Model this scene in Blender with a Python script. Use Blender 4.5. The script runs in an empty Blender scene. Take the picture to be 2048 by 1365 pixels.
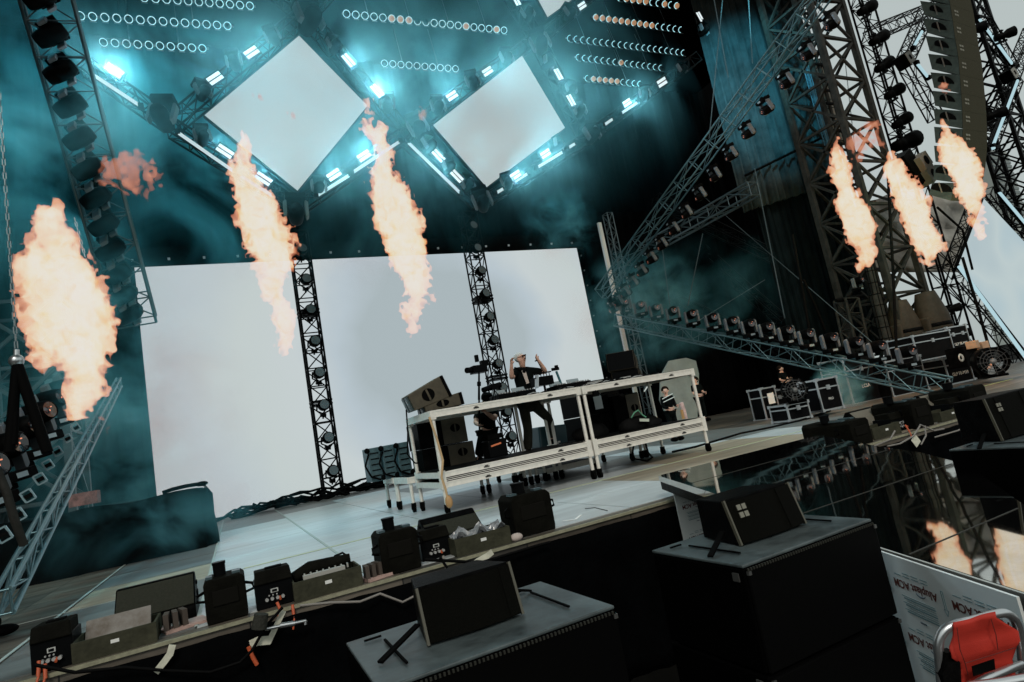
import bpy, bmesh, math, random
import numpy as np
from mathutils import Vector as V, Matrix
random.seed(7)
scn = bpy.context.scene
COL = scn.collection
rad = math.radians
# ------------------------------------------------------------------ camera
F = 1210.0; HC = 1.04
ro, pi_, ya = rad(-10.6), rad(8.1), rad(26.1)
FW = V((math.sin(ya)*math.cos(pi_), math.cos(ya)*math.cos(pi_), math.sin(pi_)))
r0 = V((math.cos(ya), -math.sin(ya), 0)); u0 = r0.cross(FW)
RT = r0*math.cos(ro) + u0*math.sin(ro); UP = -r0*math.sin(ro) + u0*math.cos(ro)
CAM = V((0, 0, HC))
cd = bpy.data.cameras.new('camera'); cam = bpy.data.objects.new('camera', cd); COL.objects.link(cam)
cd.sensor_width = 36; cd.lens = F/2048*36; cd.clip_start = 0.05; cd.clip_end = 2000
m = Matrix.Identity(4)
for i in range(3):
    m[i][0], m[i][1], m[i][2], m[i][3] = RT[i], UP[i], -FW[i], CAM[i]
cam.matrix_world = m; scn.camera = cam
def ray(x, y): return FW + RT*((x-1024)/F) - UP*((y-682.5)/F)
def A(x, y, Y): d = ray(x, y); return CAM + d*(Y/d[1])          # point seen at x,y that stands on the plane Y
def G(x, y, z=0.0): d = ray(x, y); return CAM + d*((z-HC)/d[2])  # ... on the level z
def D(x, y, k): return CAM + ray(x, y)*k
# ------------------------------------------------------------------ world, sun, exposure
w = bpy.data.worlds.new('World'); scn.world = w; w.use_nodes = True
nt = w.node_tree; nt.nodes.clear()
sky = nt.nodes.new('ShaderNodeTexSky'); sky.sky_type = 'NISHITA'; sky.sun_disc = False
sky.sun_elevation = rad(42); sky.sun_rotation = rad(200); sky.air_density = 1.5; sky.dust_density = 6
hs = nt.nodes.new('ShaderNodeHueSaturation'); hs.inputs['Saturation'].default_value = 0.25
ov = nt.nodes.new('ShaderNodeMixRGB'); ov.inputs[0].default_value = 0.8; ov.inputs[2].default_value = (5.2, 5.9, 5.8, 1)
bg = nt.nodes.new('ShaderNodeBackground'); bg.inputs[1].default_value = 0.1
wo = nt.nodes.new('ShaderNodeOutputWorld')
nt.links.new(sky.outputs[0], hs.inputs['Color']); nt.links.new(hs.outputs[0], ov.inputs[1])
nt.links.new(ov.outputs[0], bg.inputs[0]); nt.links.new(bg.outputs[0], wo.inputs[0])
sd = bpy.data.lights.new('sun', 'SUN'); sd.energy = 1.0; sd.angle = rad(12); sd.color = (1, .93, .82)
sun = bpy.data.objects.new('sun', sd); COL.objects.link(sun)
sun.rotation_euler = V((0.30, 0.72, -0.62)).to_track_quat('-Z', 'Y').to_euler()
scn.view_settings.view_transform = 'Standard'; scn.view_settings.look = 'None'
scn.view_settings.exposure = 0.0; scn.view_settings.gamma = 1.0
scn.cycles.max_bounces = 6; scn.cycles.diffuse_bounces = 2; scn.cycles.glossy_bounces = 3
scn.cycles.transmission_bounces = 2; scn.cycles.volume_bounces = 0; scn.cycles.transparent_max_bounces = 48
scn.cycles.sample_clamp_indirect = 2.0; scn.cycles.caustics_reflective = False; scn.cycles.caustics_refractive = False
scn.cycles.volume_max_steps = 256; scn.cycles.use_light_tree = True
# ------------------------------------------------------------------ materials
MATS = {}
def mat(name, col, rough=.6, metal=0.0, var=0.0, vs=3.0, bump=0.0, bs=40.0, emit=None, es=0, spec=.5, col2=None, stretch=None):
    if name in MATS: return MATS[name]
    if max(col) <= .03 and not emit: col = tuple(c*.42 for c in col); col2 = tuple(c*.42 for c in col2) if col2 else None; spec = .02 if spec == .5 else spec
    mm = bpy.data.materials.new(name); mm.use_nodes = True; t = mm.node_tree; b = t.nodes['Principled BSDF']
    b.inputs['Base Color'].default_value = (*col, 1); b.inputs['Roughness'].default_value = rough
    b.inputs['Metallic'].default_value = metal; b.inputs['Specular IOR Level'].default_value = spec if (spec != .5 or max(col) > .05) else .06
    tc = t.nodes.new('ShaderNodeTexCoord'); src = tc.outputs['Object']
    if stretch:
        mp = t.nodes.new('ShaderNodeMapping'); mp.inputs['Scale'].default_value = stretch
        t.links.new(src, mp.inputs[0]); src = mp.outputs[0]
    if var > 0:
        n = t.nodes.new('ShaderNodeTexNoise'); n.inputs['Scale'].default_value = vs; n.inputs['Detail'].default_value = 6
        n.inputs['Roughness'].default_value = .65; t.links.new(src, n.inputs['Vector'])
        cr = t.nodes.new('ShaderNodeValToRGB')
        c2 = col2 or tuple(min(1, c*(1+var)) for c in col); c1 = tuple(c*(1-var) for c in col) if not col2 else col
        cr.color_ramp.elements[0].color = (*c1, 1); cr.color_ramp.elements[1].color = (*c2, 1)
        cr.color_ramp.elements[0].position = .35; cr.color_ramp.elements[1].position = .65
        t.links.new(n.outputs[0], cr.inputs[0]); t.links.new(cr.outputs[0], b.inputs['Base Color'])
        mr = t.nodes.new('ShaderNodeMapRange'); mr.inputs[3].default_value = max(.02, rough-.12); mr.inputs[4].default_value = min(1, rough+.15)
        t.links.new(n.outputs[0], mr.inputs[0]); t.links.new(mr.outputs[0], b.inputs['Roughness'])
    if bump > 0:
        n2 = t.nodes.new('ShaderNodeTexNoise'); n2.inputs['Scale'].default_value = bs; n2.inputs['Detail'].default_value = 4
        t.links.new(src, n2.inputs['Vector'])
        bp = t.nodes.new('ShaderNodeBump'); bp.inputs['Strength'].default_value = bump; bp.inputs['Distance'].default_value = .02
        t.links.new(n2.outputs[0], bp.inputs['Height']); t.links.new(bp.outputs[0], b.inputs['Normal'])
    if emit:
        b.inputs['Emission Color'].default_value = (*emit, 1); b.inputs['Emission Strength'].default_value = es
    MATS[name] = mm; return mm
def grille(name, col=(.014, .014, .012), hole=(.002, .002, .002), sc=260):
    mm = mat(name, col, .45); t = mm.node_tree; b = t.nodes['Principled BSDF']
    tc = t.nodes.new('ShaderNodeTexCoord'); v = t.nodes.new('ShaderNodeTexVoronoi'); v.inputs['Scale'].default_value = sc
    v.inputs['Randomness'].default_value = 0.05
    t.links.new(tc.outputs['Object'], v.inputs['Vector'])
    cr = t.nodes.new('ShaderNodeValToRGB'); cr.color_ramp.elements[0].position = .32; cr.color_ramp.elements[1].position = .42
    cr.color_ramp.elements[0].color = (*hole, 1); cr.color_ramp.elements[1].color = (*col, 1)
    t.links.new(v.outputs['Distance'], cr.inputs[0]); t.links.new(cr.outputs[0], b.inputs['Base Color'])
    return mm
BLK = mat('black_paint', (.007, .007, .007), .42, 0, .6, 9, .2, 120)
BLKG = mat('black_plastic', (.01, .011, .012), .28)
RUB = mat('black_rubber', (.008, .008, .008), .7)
DARK = mat('charcoal_box_paint', (.014, .0135, .0105), .62, 0, .35, 6, .25, 60)
WOOD = mat('grey_painted_wood', (.031, .031, .021), .75, 0, .5, 7, .3, 30, col2=(.055, .054, .036))
ALU = mat('mill_aluminium', (.50, .49, .47), .36, .75, .25, 12)
ALUW = mat('worn_aluminium_paint', (.80, .76, .69), .5, .15, .07, 14)
STEEL = mat('bright_steel', (.62, .64, .65), .3, .9)
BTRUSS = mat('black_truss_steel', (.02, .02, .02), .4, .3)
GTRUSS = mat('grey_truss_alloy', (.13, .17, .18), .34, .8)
LTRUSS = mat('teal_lit_truss_alloy', (.16, .27, .30), .34, .75)  # teal stage light is put into this alloy colour
RUST = mat('brown_tower_steel', (.031, .031, .028), .6, .3, .35, 5)
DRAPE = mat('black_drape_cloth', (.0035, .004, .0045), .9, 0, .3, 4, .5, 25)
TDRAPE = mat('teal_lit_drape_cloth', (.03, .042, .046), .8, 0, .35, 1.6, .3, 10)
WHT = mat('white_label', (.75, .75, .72), .6)
CREAM = mat('cream_tape', (.26, .25, .17), .7, 0, .2, 20)
ORG = mat('orange_plug', (.5, .09, .03), .5)
REDM = mat('red_canvas', (.44, .022, .010), .75, 0, .12, 5, .08, 300)
CBL = mat('black_cable', (.012, .012, .012), .5)
GCBL = mat('grey_cable', (.22, .20, .18), .6)
SUBG = grille('speaker_grille_black', (.003, .003, .003), (.0005, .0005, .0005), 180)
WEDG = mat('wedge_grille_foam', (.031, .031, .023), .7, 0, .15, 60, .4, 320)
FFG = mat('fine_speaker_grille', (.010, .010, .008), .55, 0, .35, 300, .5, 420)
LENS = mat('lamp_lens_glass', (.02, .02, .025), .05, 0, spec=1.0)
TAN = mat('tan_speaker_baffle', (.06, .048, .027), .55, 0, .25, 8, .1, 60)
BRASS = mat('dull_brass', (.35, .2, .09), .4, .6)
SKIN = mat('skin', (.66, .38, .28), .55, 0, .12, 8)
def emis(name, col, s):
    mm = bpy.data.materials.new(name); mm.use_nodes = True; t = mm.node_tree; t.nodes.clear()
    e = t.nodes.new('ShaderNodeEmission'); e.inputs[0].default_value = (*col, 1); e.inputs[1].default_value = s
    o = t.nodes.new('ShaderNodeOutputMaterial'); t.links.new(e.outputs[0], o.inputs[0]); MATS[name] = mm; return mm
STRB = emis('strobe_glow', (.80, .90, .92), 1.0)
TUBE = emis('tube_glow', (.55, .68, .71), 1.0)
TUBE2 = emis('tube_glow_daylight', (.44, .64, .70), 1.0)
RING = emis('lamp_rim_backlight', (.45, .85, .95), 1.1)  # emissive strips stand in for back light on the lamp rims
AMB = emis('lamp_amber_glow', (1.0, .42, .2), .75)
GLINT = emis('painted_lens_glint', (1.0, .35, .2), .9)  # glints painted on the lenses as small glowing chips
# ------------------------------------------------------------------ mesh builder
class MB:
    def __init__(s): s.v = []; s.f = []; s.sm = []
    def add(s, vs, fs, smooth=False):
        n = len(s.v); s.v += [tuple(p) for p in vs]; s.f += [[n+i for i in f] for f in fs]; s.sm += [smooth]*len(fs); return s
    def box(s, c, d, R=None):
        c = V(c); hx, hy, hz = d[0]/2, d[1]/2, d[2]/2; vs = []
        for x, y, z in ((-1,-1,-1),(1,-1,-1),(1,1,-1),(-1,1,-1),(-1,-1,1),(1,-1,1),(1,1,1),(-1,1,1)):
            p = V((x*hx, y*hy, z*hz)); vs.append(c + (R @ p if R else p))
        return s.add(vs, [(3,2,1,0),(4,5,6,7),(0,1,5,4),(1,2,6,5),(2,3,7,6),(3,0,4,7)])
    def frame(s, p0, p1, up=(0, 0, 1)):
        a = (V(p1)-V(p0)); L = a.length; a.normalize(); up = V(up)
        if abs(a.dot(up.normalized())) > .98: up = V((0, 1, 0)) if abs(a.y) < .9 else V((1, 0, 0))
        sx = a.cross(up).normalized(); sy = sx.cross(a).normalized(); return a, sx, sy, L
    def bar(s, p0, p1, wd=.05, ht=None, up=(0, 0, 1)):
        ht = ht or wd; a, sx, sy, L = s.frame(p0, p1, up); vs = []
        for p in (V(p0), V(p1)):
            for i, j in ((-1,-1),(1,-1),(1,1),(-1,1)): vs.append(p + sx*(i*wd/2) + sy*(j*ht/2))
        return s.add(vs, [(3,2,1,0),(4,5,6,7),(0,1,5,4),(1,2,6,5),(2,3,7,6),(3,0,4,7)])
    def cyl(s, p0, p1, ra, rb=None, n=10, smooth=True, caps=True):
        rb = ra if rb is None else rb; a, sx, sy, L = s.frame(p0, p1); vs = []
        for p, r in ((V(p0), ra), (V(p1), rb)):
            for k in range(n):
                t = 2*math.pi*k/n; vs.append(p + sx*(r*math.cos(t)) + sy*(r*math.sin(t)))
        s.add(vs, [(k, (k+1) % n, n+(k+1) % n, n+k) for k in range(n)], smooth)
        if caps:
            s.add(vs[:n], [tuple(range(n-1, -1, -1))]); s.add(vs[n:], [tuple(range(n))])
        return s
    def tube(s, pts, r, n=7):
        pts = [V(p) for p in pts]; vs = []; prev = None
        for i, p in enumerate(pts):
            d = (pts[min(i+1, len(pts)-1)] - pts[max(i-1, 0)])
            if d.length < 1e-6: d = V((0, 0, 1))
            d.normalize(); ref = prev if prev is not None and abs(prev.dot(d)) < .97 else (V((0, 0, 1)) if abs(d.z) < .9 else V((1, 0, 0)))
            sx = d.cross(ref).normalized(); sy = sx.cross(d).normalized(); prev = sy
            rr = r[i] if isinstance(r, (list, tuple)) else r
            for k in range(n):
                t = 2*math.pi*k/n; vs.append(p + sx*(rr*math.cos(t)) + sy*(rr*math.sin(t)))
        fs = []
        for i in range(len(pts)-1):
            for k in range(n): fs.append((i*n+k, i*n+(k+1) % n, (i+1)*n+(k+1) % n, (i+1)*n+k))
        s.add(vs, fs, True)
        s.add(vs[:n], [tuple(range(n-1, -1, -1))]); s.add(vs[-n:], [tuple(range(n))]); return s
    def prism(s, poly, y0, y1, R=None, o=(0, 0, 0)):   # poly in x,z, extruded along y
        o = V(o); n = len(poly); vs = []
        for y in (y0, y1):
            for x, z in poly:
                p = V((x, y, z)); vs.append(o + (R @ p if R else p))
        return s.add(vs, [tuple(range(n)), tuple(range(2*n-1, n-1, -1))] + [(k, n+k, n+(k+1) % n, (k+1) % n) for k in range(n)])
    def slab(s, pts, z0, z1):
        n = len(pts); vs = [(p[0], p[1], z0) for p in pts] + [(p[0], p[1], z1) for p in pts]
        return s.add(vs, [tuple(range(n-1, -1, -1)), tuple(range(n, 2*n))] + [(k, (k+1) % n, n+(k+1) % n, n+k) for k in range(n)])
    def lathe(s, prof, c=(0, 0, 0), R=None, n=16):     # prof: r, z
        c = V(c); vs = []
        for r, z in prof:
            for k in range(n):
                t = 2*math.pi*k/n; p = V((r*math.cos(t), r*math.sin(t), z)); vs.append(c + (R @ p if R else p))
        fs = []
        for i in range(len(prof)-1):
            for k in range(n): fs.append((i*n+k, i*n+(k+1) % n, (i+1)*n+(k+1) % n, (i+1)*n+k))
        return s.add(vs, fs, True)
    def ball(s, c, r, sc=(1, 1, 1), n=10):
        prof = [(math.sin(math.pi*i/n)*1.0, -math.cos(math.pi*i/n)) for i in range(n+1)]
        vs = []; c = V(c); k2 = n+2
        for a, z in prof:
            for k in range(k2):
                t = 2*math.pi*k/k2; vs.append(c + V((a*math.cos(t)*r*sc[0], a*math.sin(t)*r*sc[1], z*r*sc[2])))
        return s.add(vs, [(i*k2+k, i*k2+(k+1) % k2, (i+1)*k2+(k+1) % k2, (i+1)*k2+k) for i in range(n) for k in range(k2)], True)
    def quad(s, *p): return s.add(p, [tuple(range(len(p)))])
    def build(s, name, material, parent=None, world=False, bevel=0, label=None):
        me = bpy.data.meshes.new(name)
        off = V(parent.location) if (parent and world) else V((0, 0, 0))
        me.from_pydata([tuple(V(p)-off) for p in s.v], [], s.f); me.validate(); me.update()
        if len(me.polygons) == len(s.sm): me.polygons.foreach_set('use_smooth', s.sm)
        bm = bmesh.new(); bm.from_mesh(me); bmesh.ops.recalc_face_normals(bm, faces=bm.faces); bm.to_mesh(me); bm.free()
        me.materials.append(material); o = bpy.data.objects.new(name, me); COL.objects.link(o)
        if parent: o.parent = parent
        if bevel:
            b = o.modifiers.new('bevel', 'BEVEL'); b.width = bevel; b.segments = 2; b.limit_method = 'ANGLE'; b.angle_limit = rad(40)
        if label: o['label'] = label
        return o
def tag(o, label=None, cat=None, group=None, kind=None):
    for k, v in (('label', label), ('category', cat), ('group', group), ('kind', kind)):
        if v: o[k] = v
    return o
def thing(name, label, cat, loc=(0, 0, 0), rz=0.0, group=None, R=None):
    o = bpy.data.objects.new(name, None); COL.objects.link(o); o.location = loc; o.empty_display_size = .2
    o.rotation_euler = R.to_euler() if R else (0, 0, rz); return tag(o, label, cat, group)
def kids(o): return [c for c in bpy.data.objects if c.parent == o]
def copy_tree(o, parent=None, cache={}):
    c = o.copy(); COL.objects.link(c)
    if parent: c.parent = parent
    for ch in kids(o): copy_tree(ch, c)
    return c
class Kind:            # a prototype that is placed itself first and copied afterwards
    def __init__(s, make): s.make = make; s.p = None
    def __call__(s, label, loc, R=None, rz=0, group=None, sc=None):
        if s.p is None: s.p = s.make(); o = s.p
        else: o = copy_tree(s.p)
        o.location = loc; o.rotation_euler = R.to_euler() if R else (0, 0, rz)
        o.scale = (sc, sc, sc) if sc else (1, 1, 1)
        o['label'] = label
        if group: o['group'] = group
        return o
ORD = ['first', 'second', 'third', 'fourth', 'fifth', 'sixth', 'seventh', 'eighth', 'ninth', 'tenth', 'eleventh', 'twelfth', 'thirteenth',
       'fourteenth', 'fifteenth', 'sixteenth', 'seventeenth', 'eighteenth', 'nineteenth', 'twentieth', 'twenty-first', 'twenty-second']
def axes(x, z):        # rotation whose local z is z and local x close to x
    z = V(z).normalized(); x = V(x); x = (x - z*x.dot(z)).normalized(); y = z.cross(x)
    return Matrix((x, y, z)).transposed()
def drape(name, label, p0, p1, z0, z1, material, folds=18, amp=.12, cat='drape', seed=1, kind=None, nz=10, group=None):
    rnd = random.Random(seed); p0, p1 = V(p0), V(p1); L = (p1-p0).length; dx = (p1-p0)/L; nrm = V((dx.y, -dx.x, 0))
    n = folds*8; ph = [rnd.uniform(0, 6.28) for _ in range(6)]; vs = []
    for j in range(nz+1):
        v = j/nz
        for i in range(n+1):
            u = i/n*folds*2*math.pi
            a = math.sin(u+ph[0]+.8*math.sin(u*.31+ph[1])+.35*v*math.sin(u*.17+ph[4])) + .5*math.sin(u*2.3+ph[2]+v*1.2) + .35*math.sin(u*.43+ph[3]+v*2)
            zz = (z0 if not callable(z0) else z0(i/n))*(1-v) + (z1 if not callable(z1) else z1(i/n))*v
            vs.append(p0 + dx*(L*i/n) + nrm*(amp*a*(1-.5*v)) + V((0, 0, zz)))
    fs = [(j*(n+1)+i, j*(n+1)+i+1, (j+1)*(n+1)+i+1, (j+1)*(n+1)+i) for j in range(nz) for i in range(n)]
    b = MB(); b.add(vs, fs, True); o = b.build(name, material); so = o.modifiers.new('cloth', 'SOLIDIFY'); so.thickness = .01
    return tag(o, label, cat, group, kind)
def truss(label, p0, p1, up=(0, 0, 1), wd=.4, ht=.4, bay=.5, r=.028, material=None, group=None, name='truss', rb=None, cat='truss'):
    material = material or BTRUSS; p0, p1 = V(p0), V(p1); t = thing(name, label, cat, p0, group=group); rb = rb or r*.55
    a, sx, sy, L = MB().frame(p0, p1, up); cor = [sx*(i*wd/2)+sy*(j*ht/2) for i, j in ((-1,-1),(1,-1),(1,1),(-1,1))]
    for c in cor: MB().cyl(p0+c, p1+c, r, n=6).build('chord', material, t, True)
    b = MB(); n = max(2, round(L/bay))
    for k in range(n+1):
        q = p0+a*(L*k/n)
        for s in range(4): b.cyl(q+cor[s], q+cor[(s+1) % 4], rb, n=4, caps=False)
        if k < n:
            q2 = p0+a*(L*(k+1)/n)
            for s in range(4):
                i, j = (s, (s+1) % 4) if (k+s) % 2 else ((s+1) % 4, s)
                b.cyl(q+cor[i], q2+cor[j], rb, n=4, caps=False)
    b.build('bracing', material, t, True); return t
# ------------------------------------------------------------------ ground, stage floor
GZ = -1.5; SY = 5.38
g = MB(); g.box((10, 60, GZ-.1), (400, 400, .2)); tag(g.build('ground', mat('dark_pit_ground', (.02, .02, .018), .9, 0, .4, .8, .3, 8)), 'dark trodden ground of the pit and beyond', kind='structure')
def floor_material():
    mm = bpy.data.materials.new('stage_deck_panels'); mm.use_nodes = True; t = mm.node_tree; b = t.nodes['Principled BSDF']; N = t.nodes.new; Lk = t.links.new
    tc = N('ShaderNodeTexCoord')
    br = N('ShaderNodeTexBrick'); br.offset = 0.0; br.inputs['Scale'].default_value = 1.0
    br.inputs['Brick Width'].default_value = 1.2; br.inputs['Row Height'].default_value = 1.2; br.inputs['Mortar Size'].default_value = .006
    br.inputs['Color1'].default_value = (.075, .07, .062, 1); br.inputs['Color2'].default_value = (.17, .145, .115, 1); br.inputs['Mortar'].default_value = (.015, .015, .015, 1)
    Lk(tc.outputs['Object'], br.inputs['Vector'])
    mp = N('ShaderNodeMapping'); mp.inputs['Scale'].default_value = (.35, 3.2, 1); Lk(tc.outputs['Object'], mp.inputs[0])
    n = N('ShaderNodeTexNoise'); n.inputs['Scale'].default_value = 1.3; n.inputs['Detail'].default_value = 8; n.inputs['Roughness'].default_value = .7; Lk(mp.outputs[0], n.inputs['Vector'])
    cr = N('ShaderNodeValToRGB'); cr.color_ramp.elements[0].position = .38; cr.color_ramp.elements[1].position = .62
    cr.color_ramp.elements[0].color = (.35, .33, .31, 1); cr.color_ramp.elements[1].color = (1, 1, 1, 1); Lk(n.outputs[0], cr.inputs[0])
    mx = N('ShaderNodeMixRGB'); mx.blend_type = 'MULTIPLY'; mx.inputs[0].default_value = 1; Lk(br.outputs['Color'], mx.inputs[1]); Lk(cr.outputs[0], mx.inputs[2])
    Lk(mx.outputs[0], b.inputs['Base Color'])
    mr = N('ShaderNodeMapRange'); mr.inputs[3].default_value = .55; mr.inputs[4].default_value = .3; Lk(n.outputs[0], mr.inputs[0]); Lk(mr.outputs[0], b.inputs['Roughness'])
    n2 = N('ShaderNodeTexNoise'); n2.inputs['Scale'].default_value = 14; n2.inputs['Detail'].default_value = 5; Lk(tc.outputs['Object'], n2.inputs['Vector'])
    bp = N('ShaderNodeBump'); bp.inputs['Strength'].default_value = .12; Lk(n2.outputs[0], bp.inputs['Height']); Lk(bp.outputs[0], b.inputs['Normal'])
    return mm
sf = MB(); sf.box((8, (SY+23)/2, -.06), (44, 23-SY, .12)); tag(sf.build('stage_floor', floor_material()), 'worn grey and tan stage deck panels with dark seams', kind='structure')
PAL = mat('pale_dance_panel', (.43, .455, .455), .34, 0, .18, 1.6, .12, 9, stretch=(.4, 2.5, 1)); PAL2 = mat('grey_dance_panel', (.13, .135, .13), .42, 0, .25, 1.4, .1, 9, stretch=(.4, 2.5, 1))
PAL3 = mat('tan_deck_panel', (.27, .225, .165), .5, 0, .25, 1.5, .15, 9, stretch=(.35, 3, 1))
pl = MB(); pg = MB(); pt = MB(); x0 = -.37; SP = 1.36
for i in range(-1, 9):
    for j in range(9):
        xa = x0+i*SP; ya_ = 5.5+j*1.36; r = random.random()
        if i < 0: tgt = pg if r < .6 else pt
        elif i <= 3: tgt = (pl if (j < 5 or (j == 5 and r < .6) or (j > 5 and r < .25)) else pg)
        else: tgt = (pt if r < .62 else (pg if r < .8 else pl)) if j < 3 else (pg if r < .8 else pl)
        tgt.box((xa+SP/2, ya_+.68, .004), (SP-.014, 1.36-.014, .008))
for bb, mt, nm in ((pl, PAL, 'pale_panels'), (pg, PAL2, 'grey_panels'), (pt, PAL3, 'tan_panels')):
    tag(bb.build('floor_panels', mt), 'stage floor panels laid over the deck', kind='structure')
ln = MB()
for X in (-1.76, -.37, .98): ln.box((X, 12.3, .011), (.03, 13.5, .006))
ln.box((3.5, 8.16, .011), (17, .016, .006))
tag(ln.build('floor_lines', mat('pale_floor_tape', (.34, .37, .34), .6)), 'pale tape lines on the stage floor', kind='structure')
fl = MB(); fl.box((8.5, 8.19, .0115), (17, .012, .006)); tag(fl.build('floor_lines', mat('yellow_green_tape', (.55, .62, .22), .6)), 'thin yellow green tape line across the stage floor', kind='structure')
ed = MB(); ed.box((6, SY-.013, -.012), (34, .026, .026)); tag(ed.build('stage_edge', CREAM), 'cream edge strip along the front of the stage', 'edge strip')
drape('stage_skirt', 'black cloth skirt hanging below the front edge of the stage', (-12, SY-.08, 0), (24, SY-.08, 0), GZ, -.06, DRAPE, 60, .035, 'skirt', 3)
# ------------------------------------------------------------------ shell: back wall, sides, roof (black cloth)
drape('back_drape', 'black cloth closing the back of the stage', (-10, 22.2, 0), (32.5, 22.2, 0), GZ, 24, DRAPE, 50, .12, 'drape', 5)
drape('side_drape', 'black cloth closing the left side of the stage', (-9, 3, 0), (-9, 22, 0), GZ, 18, DRAPE, 24, .12, 'drape', 6)
rf = MB(); rf.box((7.5, 16.6, 16.9), (34, 11.4, .2)); rf.box((-.5, 4.5, 16.9), (19, 13, .2)); tag(rf.build('stage_roof_and_overhang', DRAPE), 'black roof skin over the stage with an added overhang out of view', 'roof')  # second box: unseen overhang added to shade the front
# header below roof, above LED wall
hd = thing('header_panel', 'dark header beam along the top edge of the LED wall', 'header', (6, 20.9, 8.1))
h = MB(); h.box((6, 21.1, 8.35), (17, .25, .62)); h.build('panel', BLK, hd, True)
h = MB()
for k in range(17): h.box((-2.1+k*1.0, 20.95, 8.25), (.07, .05, .07))
h.build('bolt_plates', STEEL, hd, True)
for x0_, x1_, nm in ((-9, -2.1, 'dark cloth hanging left of the LED wall'), (14.55, 22, 'dark cloth hanging right of the LED wall')):
    drape('wing_drape', nm, (x0_, 20.7, 0), (x1_, 20.7, 0), 0, 9.5, DRAPE, 10, .12, 'drape', int(x1_))
# ------------------------------------------------------------------ LED wall
def screen_mat(name, c1, c2, c3, sc=.11, s=1.0):
    mm = bpy.data.materials.new(name); mm.use_nodes = True; t = mm.node_tree; t.nodes.clear(); N = t.nodes.new; Lk = t.links.new
    tc = N('ShaderNodeTexCoord'); n = N('ShaderNodeTexNoise'); n.inputs['Scale'].default_value = sc; n.inputs['Detail'].default_value = 1.5
    Lk(tc.outputs['Object'], n.inputs['Vector']); cr = N('ShaderNodeValToRGB'); cr.color_ramp.elements[0].position = .36; cr.color_ramp.elements[1].position = .66
    cr.color_ramp.elements[0].color = (*c1, 1); cr.color_ramp.elements[1].color = (*c3, 1); e = cr.color_ramp.elements.new(.5); e.color = (*c2, 1)
    Lk(n.outputs[0], cr.inputs[0]); em = N('ShaderNodeEmission'); em.inputs[1].default_value = s; Lk(cr.outputs[0], em.inputs[0])
    o = N('ShaderNodeOutputMaterial'); Lk(em.outputs[0], o.inputs[0]); return mm
LEDM0 = screen_mat('led_wall_content', (.43, .48, .50), (.52, .575, .60), (.60, .66, .68), .16)
def wall_mat():
    mm = LEDM0; t = mm.node_tree; N = t.nodes.new; Lk = t.links.new; em = [n for n in t.nodes if n.type == 'EMISSION'][0]
    tc = N('ShaderNodeTexCoord'); mp = N('ShaderNodeMapping'); mp.inputs['Location'].default_value = (-1.4, 0, -4.6); mp.inputs['Scale'].default_value = (1, 0, 1); Lk(tc.outputs['Object'], mp.inputs[0])
    n = N('ShaderNodeTexNoise'); n.inputs['Scale'].default_value = .35; n.inputs['Detail'].default_value = 3; Lk(tc.outputs['Object'], n.inputs['Vector'])
    ln = N('ShaderNodeVectorMath'); ln.operation = 'LENGTH'; Lk(mp.outputs[0], ln.inputs[0]); ad = N('ShaderNodeMath'); ad.operation = 'MULTIPLY_ADD'; ad.inputs[1].default_value = 2.4; Lk(n.outputs[0], ad.inputs[0]); Lk(ln.outputs['Value'], ad.inputs[2])
    mr = N('ShaderNodeMapRange'); mr.inputs[1].default_value = 1.2; mr.inputs[2].default_value = 11.2; Lk(ad.outputs[0], mr.inputs[0]); cr = N('ShaderNodeValToRGB'); e = cr.color_ramp.elements
    e[0].position = .30; e[0].color = (.40, .47, .495, 1); e[1].position = 1; e[1].color = (.44, .51, .53, 1)
    for p_, c_ in ((.40, (.47, .55, .60, 1)), (.50, (.56, .62, .63, 1)), (.68, (.54, .605, .60, 1)), (.85, (.48, .55, .58, 1))): q = e.new(p_); q.color = c_
    Lk(mr.outputs[0], cr.inputs[0]); Lk(cr.outputs[0], em.inputs[0]); return mm
LEDM = wall_mat()
lw = thing('led_wall', 'huge white glowing LED wall across the back of the stage', 'LED screen', (6, 20.9, 0))
b = MB(); b.box((6.0, 21.0, 4.02), (16.2, .16, 7.98)); b.build('cabinet', BLK, lw, True)
b = MB(); b.quad((-2.05, 20.9, .05), (14.05, 20.9, .05), (14.05, 20.9, 8.0), (-2.05, 20.9, 8.0)); b.build('screen_face', LEDM, lw, True)
b = MB()
for k in range(12): b.box((14.2, 20.9, .4+k*.66), (.035, .05, .05))
b.build('edge_bolts', STEEL, lw, True)
# white post and thin truss right of LED wall
t = thing('side_post', 'pale white post beside the right edge of the LED wall', 'post', (14.65, 19.6, 0)); b = MB(); b.box((14.5, 19.6, 4.3), (.16, .1, 8.6)); b.build('post_body', mat('pale_post', (.7, .7, .68), .5, emit=(.55, .62, .64), es=.0), t, True)
b = MB(); b.box((14.5, 19.6, .03), (.5, .4, .06)); b.build('foot_plate', STEEL, t, True)
truss('slim vertical truss just right of the LED wall', (14.85, 19.4, 0), (14.85, 19.4, 8.9), wd=.26, ht=.32, bay=.42, r=.025, material=GTRUSS)
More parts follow.
